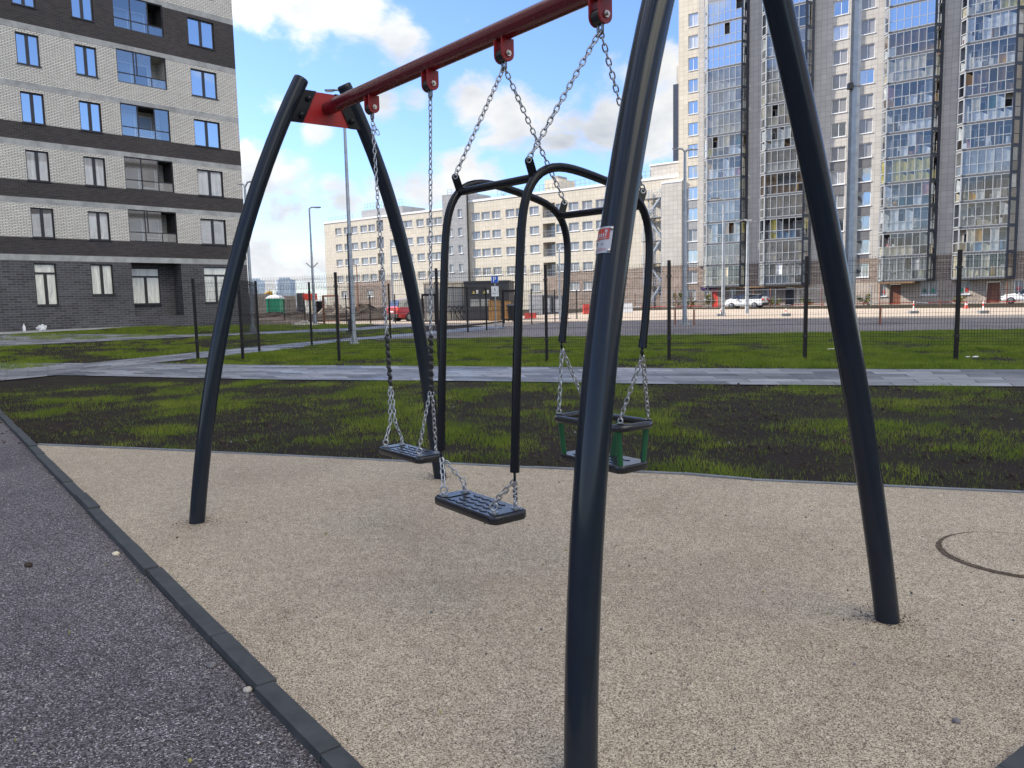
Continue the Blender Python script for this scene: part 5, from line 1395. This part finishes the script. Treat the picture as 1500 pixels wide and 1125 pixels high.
van = [(-2.1, .5, .92, 1.0, .82, .76), (-2.0, .3, .98, 1.22, .90, .74), (-1.7, .26, .98, 1.46, .92, .72), (-.1, .26, .97, 1.52, .92, .72), (.5, .26, .96, 1.42, .92, .68), (1.35, .26, 1.04, 1.10, .90, .76), (1.95, .28, .86, .92, .88, .7), (2.12, .36, .66, .72, .78, .6)]
gv = [0, 2, 1, 1, 2, 0, 0]
pv = aty(1093, 459, 84); car((pv[0], 84, 0), math.atan2(.62, -.79) , 4.3, 1.84, M['car_white'], van, 'small white car parked below the first glazed bays of the high-rise', 'car', gv)
sedan = [(-2.2, .4, .8, .92, .8, .68), (-2.1, .3, .95, 1.0, .86, .7), (-1.5, .24, .96, 1.04, .88, .7), (-.9, .24, .94, 1.40, .89, .6), (.2, .24, .93, 1.43, .89, .6), (1.0, .24, .92, .98, .89, .7), (1.9, .26, .80, .86, .86, .66), (2.2, .36, .62, .66, .76, .6)]
pv = aty(1492, 449, 74); car((pv[0] + .9, 74, 0), math.atan2(.59, -.807), 4.4, 1.78, M['car_white'], sedan, 'white saloon car at the right edge of the photo before a brown door', 'car', [0, 0, 2, 1, 2, 0, 0])

# ------------------------------------------------------------------ site clutter
# toilet cabin
p = aty(404.5, 463, 84); tc = thing('toilet_cabin', (p[0], 84, .14), 'green portable toilet cabin with a white roof before a grey concrete fence', 'toilet cabin')
o = np.array([p[0], 84, .14])
mb = MB(); mb.box(o + ZZ * 1.05, (.76, -.12, 0), (.1, .6, 0), (0, 0, 1.0), M['toilet_green'])
for k in range(5): mb.box(o + ZZ * 1.05 + np.array([-.6 + k * .3, -.62 - .0 + .012 - k * .047 + .09 - .02, 0]), (.03, -.005, 0), (.0, .03, 0), (0, 0, .95), M['toilet_green'])
mb.build('cabin', tc)
mb = MB(); mb.box(o + ZZ * .03, (.82, -.12, 0), (.1, .66, 0), (0, 0, .03), M['black']); mb.build('base', tc)
mb = MB(); V = []; Fs = []
for i in range(5):
    f = 1 - (i / 4) ** 2 * .5; z = 2.05 + .09 * i
    for sx, sy in ((-1, -1), (1, -1), (1, 1), (-1, 1)): V.append(o + ZZ * z + np.array([sx * .8, -sx * .12, 0]) * (f if i else 1.04) + np.array([sy * .1, sy * .64, 0]) * (f if i else 1.04))
for i in range(4):
    for k in range(4): Fs.append((i * 4 + k, i * 4 + (k + 1) % 4, i * 4 + 4 + (k + 1) % 4, i * 4 + 4 + k))
Fs.append((16, 17, 18, 19)); mb.grid(V, Fs, M['white']); mb.build('roof', tc)
# concrete fence panels behind it
segs = [(356, 376, 431, 464), (376.5, 397, 430.5, 464), (414, 434.5, 433, 465)]
for i, (u0, u1, v0, v1) in enumerate(segs):
    q0 = aty(u0, v1, 90); q1 = aty(u1, v1, 90); z1 = aty(u0, v0, 90)[2]
    w = q1[0] - q0[0]; t = thing('concrete_fence_panel', ((q0[0] + q1[0]) / 2, 90, 0), ['grey concrete fence panel meeting the corner of the brick building', 'grey concrete fence panel just left of the green toilet cabin', 'weathered grey concrete fence panel just right of the green toilet cabin'][i], 'fence panel', 'grey concrete fence panels')
    mb = MB(); mb.abox((q0[0], 89.9, -.2), (q1[0], 90.06, z1), M['grey_conc'])
    n = max(4, int(w / .35))
    for k in range(n): x = q0[0] + w * (k + .5) / n; mb.abox((x - .07, 89.84, .2), (x + .07, 89.9, z1 - .15), M['grey_conc'])
    mb.build('panel', t); mb = MB(); mb.abox((q0[0] - .0, 89.78, -.2), (q0[0] + .18, 89.84, z1 + .04), M['grey_conc']); mb.build('foot_post', t)
# further hoarding, red roofed booth and yard stuff, left to right
def block(u0, u1, v0, v1, Y, dep, mat, name, lab, cat, extra=None):
    q0 = aty(u0, v1, Y); q1 = aty(u1, v1, Y); z1 = aty((u0 + u1) / 2, v0, Y)[2]; z0 = max(0, aty((u0 + u1) / 2, v1, Y)[2])
    t = thing(name, ((q0[0] + q1[0]) / 2, Y, 0), lab, cat)
    mb = MB(); mb.abox((q0[0], Y, min(z0, .0) - .1), (q1[0], Y + dep, z1), M[mat]); mb.build('body', t)
    if extra: extra(t, q0[0], q1[0], Y, z1)
    return t
def ex_hoard(t, x0, x1, Y, z1):
    n = 8
    for k in range(n): mb = MB(); x = x0 + (x1 - x0) * (k + .5) / n; mb.abox((x - .1, Y - .06, .1), (x + .1, Y - .003, z1 - .1), M['alu']); mb.build('rib', t)
block(436, 447, 429, 462, 96, .3, 'tile_mid', 'site_hoarding', 'pale corrugated site hoarding left of the slender lamp post', 'hoarding', ex_hoard)
def ex_booth(t, x0, x1, Y, z1):
    mb = MB(); mb.abox((x0 - .25, Y - .3, z1), (x1 + .25, Y + 2.3, z1 + .75), M['orange_red']); mb.build('roof', t)
    mb = MB()
    for k in range(5): x = x0 + (x1 - x0) * k / 4; mb.abox((x - .06, Y - .08, .3), (x + .06, Y - .004, z1 - .1), M['white'])
    for z in (.3, 1.3, z1 - .2): mb.abox((x0, Y - .12, z), (x1, Y - .085, z + .12), M['white'])
    mb.build('white_frame', t)
block(449.5, 455.5, 439.5, 463, 88, 2, 'cur_cream', 'site_booth', 'small booth with a red roof left of the slender lamp post', 'booth', ex_booth)
block(464, 473, 440, 463, 86, 2, 'white', 'site_booth', 'white stacked cage frame between the lamp post and the brown gate', 'booth', ex_hoard)
def heap(u, v, Y, w, h, mat, name, lab, cat, n=26, dz=0):
    p = aty(u, v, Y); o = np.array([p[0], Y, 0.]); mb = MB(); V = []; Fs = []; m = 7; ph = rnd.random() * 6
    for i in range(m + 1):
        for k in range(n):
            a = 2 * math.pi * k / n; r = 1 - i / m; j = .75 + .5 * vnoise(np.array([math.cos(a) * 2 + ph]), np.array([math.sin(a) * 2 + i * .7]), 3)[0]
            V.append(o + np.array([math.cos(a) * w * r * j, math.sin(a) * w * .45 * r * j, h * (1 - r ** 1.6) * (.7 + .6 * vnoise(np.array([math.cos(a) * 3 + ph]), np.array([i * 1.3]), 9)[0]) - .05]))
    for i in range(m):
        for k in range(n): Fs.append((i * n + k, i * n + (k + 1) % n, (i + 1) * n + (k + 1) % n, (i + 1) * n + k))
    mb.grid(V, Fs, M[mat]); ob = mb.build(name, None, o); tag(ob, lab, cat); return ob
heap(415, 468, 72, 9, .75, 'earth', 'earth_bank', 'dark earth bank below the green toilet cabin', 'earth bank')
heap(540, 470, 66, 8, .75, 'earth', 'earth_bank', 'dark earth bank between the brown gate and the red car', 'earth bank')
heap(447, 473, 47, 1.2, .42, 'pebble_light', 'sand_heap', 'small pale sand heap at the kerb left of the slender lamp post', 'heap')
heap(490, 458, 75, 2.6, 1.5, 'sand', 'rubble_heap', 'pale rubble heap behind the brown gate frame', 'heap')
heap(530, 462, 80, 5.5, 1.3, 'earth', 'rubble_heap', 'brown rubble heap with boards before the cream building', 'heap')
# yellow excavator far left (only its boom shows above the fence panels)
p = aty(394, 432, 110); ev = thing('excavator', (p[0], 110, 0), 'yellow excavator whose boom shows above the concrete fence', 'excavator'); o = np.array([p[0], 110., 0])
mb = MB(); mb.tube([o + np.array([-3.2, 0, 1.6]), o + np.array([.2, 0, 3.5])], [.42, .22], M['yellow'], 6, smooth=False); mb.tube([o + np.array([.2, 0, 3.5]), o + np.array([.4, 0, 1.6])], [.28, .24], M['yellow'], 6, smooth=False); mb.build('boom', ev)
mb = MB(); mb.box(o + np.array([-4, 0, 1.5]), (1.3, 0, 0), (0, 1.1, 0), (0, 0, .55), M['yellow']); mb.box(o + np.array([-3.4, -.5, 2.5]), (.55, 0, 0), (0, .5, 0), (0, 0, .45), M['glass']); mb.build('cab', ev)
mb = MB()
for s_ in (-1, 1): mb.box(o + np.array([-4, s_ * 1.0, .45]), (1.7, 0, 0), (0, .28, 0), (0, 0, .42), M['black'])
mb.build('track', ev)
# dark kiosk, glass shed, bicycle rack
def hut(u0, u1, v0, v1, Y, ang, dep, mat, name, lab, cat):
    q = aty(u0, v1, Y); d = np.array([math.cos(ang), math.sin(ang), 0]); z1 = aty(u0, v0, Y)[2]
    nrm = np.array([d[1], -d[0], 0]); q1 = plane(u1, v1, (q[0], q[1], 0), nrm); w = (q1 - q) @ d
    Fk = Fac((q[0], q[1]), d); t = thing(name, Fk.P(w / 2, 0, -dep / 2), lab, cat, 'switchgear cabins' if cat == 'cabin' else None)
    mb = MB(); Fk.box(mb, 0, w, -.05, z1, -dep, 0, M[mat]); 
    n = int(w / .5)
    for k in range(1, n): Fk.box(mb, w * k / n - .02, w * k / n + .02, .05, z1 - .02, 0, .03, M[mat])
    mb.build('wall', t)
    mb = MB(); Fk.box(mb, -.05, w + .05, z1, z1 + .12, -dep - .05, .08, M[mat]); mb.build('roof', t)
    return t, Fk, w, z1
t, Fk, w, z1 = hut(681.5, 746.5, 414.5, 468, 55, -.12, 3.2, 'kiosk', 'utility_kiosk', 'dark grey metal kiosk with a flat roof behind the parking sign', 'kiosk')
for f in (.10, .34):
    mb = MB(); Fk.box(mb, w * f, w * f + .85, .1, 1.75, .03, .07, M['kiosk']); Fk.box(mb, w * f + .1, w * f + .75, 1.0, 1.5, .07, .085, M['cur_grey']); mb.build('door', t)
    mb = MB(); c = Fk.P(w * f + .35, 2.0, .05); mb.prism([(-.11, -.09), (.11, -.09), (0, .11)], c, Fk.d, ZZ, Fk.n, .01, M['cur_yellow']); Fk.box(mb, w * f + .55, w * f + .68, 1.9, 2.15, .035, .05, M['cur_white']); mb.build('hazard_sign', t)
t, Fk, w, z1 = hut(622, 681, 416, 466, 56.5, -.10, 2.6, 'tile_beige', 'bicycle_shed', 'pale shed with grey glazed front beside the dark kiosk', 'shed')
mb = MB(); 
for k in range(4): Fk.quad(mb, w * (.06 + .23 * k), w * (.06 + .23 * k) + w * .2, .6, z1 - .35, .04, M['glass_far'])
mb.build('glazing', t)
mb = MB()
for k in range(5): Fk.box(mb, w * (.04 + .23 * k) - .03, w * (.04 + .23 * k) + .03, 0, z1 - .1, .032, .08, M['alu'])
mb.build('frame', t)
q = gnd(652, 470.5); bk = thing('bicycle_rack', q, 'row of curved dark bicycle hoops in front of the pale shed', 'bicycle rack')
for k in range(7):
    o = np.array([q[0] + k * .34, q[1] + 1.5, 0]); mb = MB()
    mb.tube([o, o + np.array([0, -.05, .55])] + [o + np.array([.25 + .28 * -math.cos(a), -.1, .62 + .42 * math.sin(a)]) for a in np.linspace(0, math.pi * .85, 7)] + [o + np.array([.75, -.15, .3]), o + np.array([.95, -.2, 0])], .03, M['black_steel'], 6); mb.build('hoop', bk)
# pine-board bin enclosures and bins
for (u0, u1, v0, v1), lab in (((716, 734, 439, 470), 'enclosure of upright pine boards under the parking sign'), ((738.5, 749, 440, 468.5), 'narrow stack of pine boards left of the black bins')):
    Y = 50 if u0 < 730 else 51.5; q0 = aty(u0, v1, Y); q1 = aty(u1, v1, Y); z1 = aty(u0, v0, Y)[2]; n = 6
    t = thing('wooden_screen', ((q0[0] + q1[0]) / 2, Y, 0), lab, 'wooden screen', 'pine board screens')
    mb = MB()
    for k in range(n): x0 = q0[0] + (q1[0] - q0[0]) * k / n; x1 = q0[0] + (q1[0] - q0[0]) * (k + .9) / n; mb.abox((x0, Y - .03 * (k % 2), .05), (x1, Y + .04, z1 - .03 * (k % 3)), M['wood'])
    mb.build('boards', t); mb = MB()
    for z in (.4, z1 - .4): mb.abox((q0[0], Y + .041, z), (q1[0], Y + .1, z + .1), M['wood'])
    mb.build('rail', t)
for i, (u, lab) in enumerate(((750.5, 'black wheeled bin right of the pine boards'), (757.5, 'black wheeled bin partly behind the right hoop post of the double swing'))):
    p = gnd(u, 471.5); p = np.array([p[0], p[1] + 1, 0]); t = thing('waste_bin', p, lab, 'bin', 'black wheeled bins')
    mb = MB(); V = []
    for z, w_ in ((.12, .24), (1.0, .31)): V += [p + np.array([sx * w_, sy * w_, z]) for sx, sy in ((-1, -1), (1, -1), (1, 1), (-1, 1))]
    mb.grid(V, [(0, 1, 5, 4), (1, 2, 6, 5), (2, 3, 7, 6), (3, 0, 4, 7), (3, 2, 1, 0)], M['black']); mb.build('body', t)
    mb = MB(); mb.box(p + ZZ * 1.04, (.34, 0, 0), (0, .36, .04), (0, 0, .03), M['black']); mb.build('lid', t)
    mb = MB()
    for s_ in (-1, 1): mb.tube([p + np.array([s_ * .26 - .03, .26, .1]), p + np.array([s_ * .26 + .03, .26, .1])], .1, M['tyre'], 12)
    mb.build('wheel', t)
# pale switchgear cabins
for (u0, u1, v0, v1), lab in (((775, 794, 433.5, 459), 'pale grey switchgear cabin behind the court fence'), ((797, 808, 434, 459), 'narrow blue grey switchgear cabin beside the wider pale one'), ((810, 826, 435, 460), 'bluish grey switchgear cabin behind the right hoop post of the double swing')):
    t, Fk, w, z1 = hut(u0, u1, v0, v1, 76, -.2, 2.2, 'white_wall' if u0 < 780 else 'alu', 'switchgear_cabin', lab, 'cabin')
    mb = MB(); Fk.box(mb, w * .2, w * .8, .15, z1 - .2, .03, .06, M['white_wall']); mb.build('door', t)
# red flat frames and barriers
def barrier(u, v, Y, w, mats, lab, hs=1.):
    p = aty(u, v, Y); t = thing('road_barrier', (p[0], Y, 0), lab, 'barrier', 'plastic barriers'); n = len(mats)
    for k, m in enumerate(mats): mb = MB(); x0 = p[0] - w / 2 + w * k / n; x1 = x0 + w / n; mb.prism([(-.3, 0), (.3, 0), (.22, .25 * hs), (.1, .9 * hs), (-.1, .9 * hs), (-.22, .25 * hs)], (x0, Y, 0), (0, -1, 0), (0, 0, 1), (1, 0, 0), (x1 - x0) * .98, M[m]); mb.build('segment', t)
barrier(859, 460, 70, .6, ['orange_red', 'orange_red'], 'red plastic barrier block left of the near swing leg')
barrier(869, 460, 71, .6, ['white'], 'white plastic barrier block touching the near swing leg')
barrier(919, 457, 74, 1.0, ['white', 'white'], 'long white plastic barrier right of the near swing leg')
barrier(777, 462, 58, .9, ['orange_red', 'orange_red', 'orange_red'], 'low red block lying before the pale switchgear cabins', .45)
# posts with grey feet on the sandy yard
for u, v, vt, lab in ((1056, 463, 452, 'grey footed thin post on the sandy yard left of the white car'), (1151, 463, 452, 'grey footed thin post on the sandy yard right of the small white car'), (1338, 459, 441, 'white and red post in a grey foot below the green window stickers'), (1440, 459, 441, 'white and red post in a grey foot near the brown door')):
    p = gnd(u, v); z = plane(u, vt, p, [0, 1, 0])[2]; t = thing('marker_post', p, lab, 'marker post', 'marker posts on the sandy yard')
    mb = MB(); mb.tube([p + ZZ * .15, p + ZZ * z], .035, M['white'], 8); mb.tube([p + ZZ * z * .6, p + ZZ * z * .8], .038, M['orange_red'], 8); mb.build('pole', t)
    mb = MB(); mb.box(p + ZZ * .08, (.26, 0, 0), (0, .16, 0), (0, 0, .08), M['tile_mid'] if False else M['alu']); mb.build('foot', t)
for u, v, vt, lab in ((1016.5, 476, 454, 'short rusty brown post right of the two armed lamp post'), (989, 476, 452, 'short rusty brown post left of the two armed lamp post'), (1289, 475, 449, 'short dark red post on the far edge of the court')):
    p = gnd(u, v); z = plane(u, vt, p, [0, 1, 0])[2]; mb = MB(); mb.bar(p - ZZ * .1, p + ZZ * z, .07, M['door_brown']); mb.box(p + ZZ * (z + .006), (.05, 0, 0), (0, .05, 0), (0, 0, .006), M['black']); o = mb.build('short_post', None, p); tag(o, lab, 'post', 'short brown posts')
# red and white tape barrier along the high-rise, and a cone
p0 = FT.P(-3, 0, 12); p1 = FT.P(40, 0, 9.5); tb = thing('tape_fence', (p0 + p1) / 2, 'low red rail fence along the far edge of the sandy yard before the high-rise', 'fence')
mb = MB()
for i in range(40):
    a = p0 + (p1 - p0) * i / 40; b = p0 + (p1 - p0) * (i + 1) / 40; mb.bar(a + ZZ * (.30 + .05 * math.sin(i * 2.1)), b + ZZ * (.30 + .05 * math.sin((i + 1) * 2.1)), .05, M['orange_red'] if i % 4 else M['white'])
mb.build('rail', tb)
for i in range(0, 41, 5):
    mb = MB(); a = p0 + (p1 - p0) * i / 40; mb.bar(a - ZZ * .1, a + ZZ * (2.1 if i % 10 else .6), .07, M['door_brown']); mb.build('post', tb)
# thin pipe rail fence in front of the high-rise
p0 = FT.P(-6, 0, 5.5); p1 = FT.P(22, 0, 5.0); pf = thing('pipe_fence', (p0 + p1) / 2, 'tall pale pipe fence before the ground floor of the high-rise', 'fence')
for z in (2.0, .9): mb = MB(); mb.bar(p0 + ZZ * z, p1 + ZZ * z, .05, M['galv']); mb.build('rail', pf)
for i in range(12): mb = MB(); a = p0 + (p1 - p0) * i / 11; mb.bar(a - ZZ * .1, a + ZZ * 2.05, .07, M['galv'] if i % 3 else M['door_brown']); mb.build('post', pf)
p = gnd(1439, 452); p = np.array([p[0], p[1] + 2, 0]); cn = thing('traffic_cone', p, 'red and white traffic cone by the brown door of the high-rise', 'traffic cone')
mb = MB(); mb.tube([p + ZZ * .03, p + ZZ * .55], [.15, .03], M['orange_red'], 12); mb.tube([p + ZZ * .26, p + ZZ * .38], [.10, .07], M['white'], 12); mb.build('cone', cn)
mb = MB(); mb.box(p + ZZ * .015, (.19, 0, 0), (0, .19, 0), (0, 0, .015), M['orange_red']); mb.build('base', cn)
# shrubs at the foot of the high-rise
def shrub(p, h, w, mats, lab, n=420):
    t = thing('shrub', p, lab, 'shrub', 'shrubs at the foot of the high-rise'); mb = MB()
    for k in range(5): a = rnd.random() * 6.3; mb.tube([p, p + np.array([math.cos(a) * w * .25, math.sin(a) * w * .25, h * .45]), p + np.array([math.cos(a) * w * .5, math.sin(a) * w * .5, h * .85])], [.025, .018, .008], M['wood_trunk'], 5)
    mb.build('stem', t); mb = MB()
    cl = [np.array([rnd.gauss(0, .45) * w, rnd.gauss(0, .45) * w, h * rnd.uniform(.25, 1)]) for _ in range(9)]
    for k in range(n):
        c = p + rnd.choice(cl) + np.array([rnd.gauss(0, .16) * w, rnd.gauss(0, .16) * w, rnd.gauss(0, .12) * h]); c[2] = max(c[2], .05)
        u = np.array([rnd.gauss(0, 1), rnd.gauss(0, 1), rnd.gauss(0, 1)]); u /= np.linalg.norm(u); v = np.cross(u, [.3, .5, .8]); v /= np.linalg.norm(v); s_ = rnd.uniform(.05, .12)
        mb.face([c - u * s_, c + v * s_ * .5, c + u * s_, c - v * s_ * .5], M[rnd.choice(mats)])
    mb.build('leaves', t)
for a, e, h, w, mm, lab in ((-.5, 4.6, 1.7, .75, ['leaf', 'leaf'], 'green shrub before the left corner windows of the high-rise'), (1.2, 4.4, 1.4, .6, ['leaf', 'leaf_dry'], 'small green shrub left of the red door'), (3.4, 4.2, 1.5, .7, ['leaf_dry', 'leaf_dry', 'leaf'], 'yellowish shrub right of the red door'), (9.0, 4, 1.3, 1.0, ['leaf_dry', 'leaf'], 'low yellow green shrub behind the rear of the small white car'), (11.4, 4, 1.2, .8, ['leaf_dry', 'leaf'], 'yellowing shrub between the small white car and the dark fence post'), (15.0, 4, .9, .9, ['leaf_dry', 'leaf'], 'low shrub just right of the dark fence post before the high-rise'), (19.6, 4.5, 1.9, 1.1, ['leaf', 'leaf', 'leaf_dry'], 'larger dark green shrub right of the thick mast'), (21.2, 4.5, 1.1, .8, ['leaf_dry', 'leaf'], 'pale shrub next to the larger dark green one'), (30, 3.5, .7, .7, ['leaf_dry'], 'small dry shrub under the window with green stickers')):
    shrub(FT.P(a, 0, e), h, w, mm, lab)
# rubbish by the brick wall
p = FL.P(-11.2, float(terr(*FL.P(-11.2, 0, .55)[:2])), .55); mb = MB()
for k in range(14): mb.ball(p + np.array([rnd.gauss(0, .10), rnd.gauss(0, .06), .04 + .20 * rnd.random()]), rnd.uniform(.05, .10), M['white'], 7, 5, tuple(rng.uniform(.6, 1.3, 3)))
mb.v = [tuple(np.array(q) + rng.normal(0, .022, 3)) for q in mb.v]; mb.sm = [False] * len(mb.sm)
tag(mb.build('rubbish_bag', None, p), 'crumpled white plastic bags lying at the foot of the brick wall', 'bag')
p = FL.P(-12.0, float(terr(*FL.P(-12, 0, .6)[:2])), .6); mb = MB(); mb.tube([p, p + ZZ * .22, p + ZZ * .28, p + ZZ * .36], [.07, .07, .03, .025], M['white'], 10); tag(mb.build('bottle', None, p), 'small pale canister standing left of the white bags at the brick wall', 'bottle')
for u, v, lab in ((595, 483, 'white crumpled sheet lying on the lawn beside the tall silver lamp post'), (1424, 523.5, 'white scrap of paper on the grass right of the last visible fence post'), (1218, 512, 'white litter on the grass at the right swing leg')):
    p = gt(u - (85 if u == 595 else 0), v); mb = MB()
    for k in range(4): mb.ball(p + np.array([rnd.gauss(0, .05), rnd.gauss(0, .03), .01]), rnd.uniform(.02, .045), M['white'], 6, 4, (1.4, .8, .4))
    tag(mb.build('litter', None, p), lab, 'litter')
# neighbouring block on the far side of the courtyard, behind the viewer: mirrored in the brick building's windows
nb = FL.P(-9, 0); rdir = np.array([.84, -.54, 0]); c = nb + rdir * 100; dd_ = np.array([-.54, -.84, 0])
FN = Fac(c - dd_ * 38, dd_)
if (CAM - c) @ FN.n < 0: FN = Fac(c + dd_ * 38, -dd_)
n_ = thing('apartment_building', c, 'grey apartment block behind the viewer, mirrored in the brick building windows', 'building')
mb = MB()
for k in range(10): FN.quad(mb, 0, 76, k * 2.84, k * 2.84 + .9, 0, M['brick_dark'] if k % 3 == 0 else M['tile_mid']); FN.quad(mb, 0, 76, k * 2.84 + .9, (k + 1) * 2.84, 0, M['tile_mid'])
FN.box(mb, 0, 76, -1, 28.4, -12, -.05, M['tile_beige']); mb.build('wall', n_)
mb = MB()
for k in range(10):
    for i in range(22): FN.quad(mb, 1.2 + i * 3.4, 2.9 + i * 3.4, k * 2.84 + .9, k * 2.84 + 2.4, .02, M['glass_far'])
o = mb.build('window', n_); o['kind'] = 'stuff'
for o in bpy.data.objects:
    if '_o' in o: del o['_o']
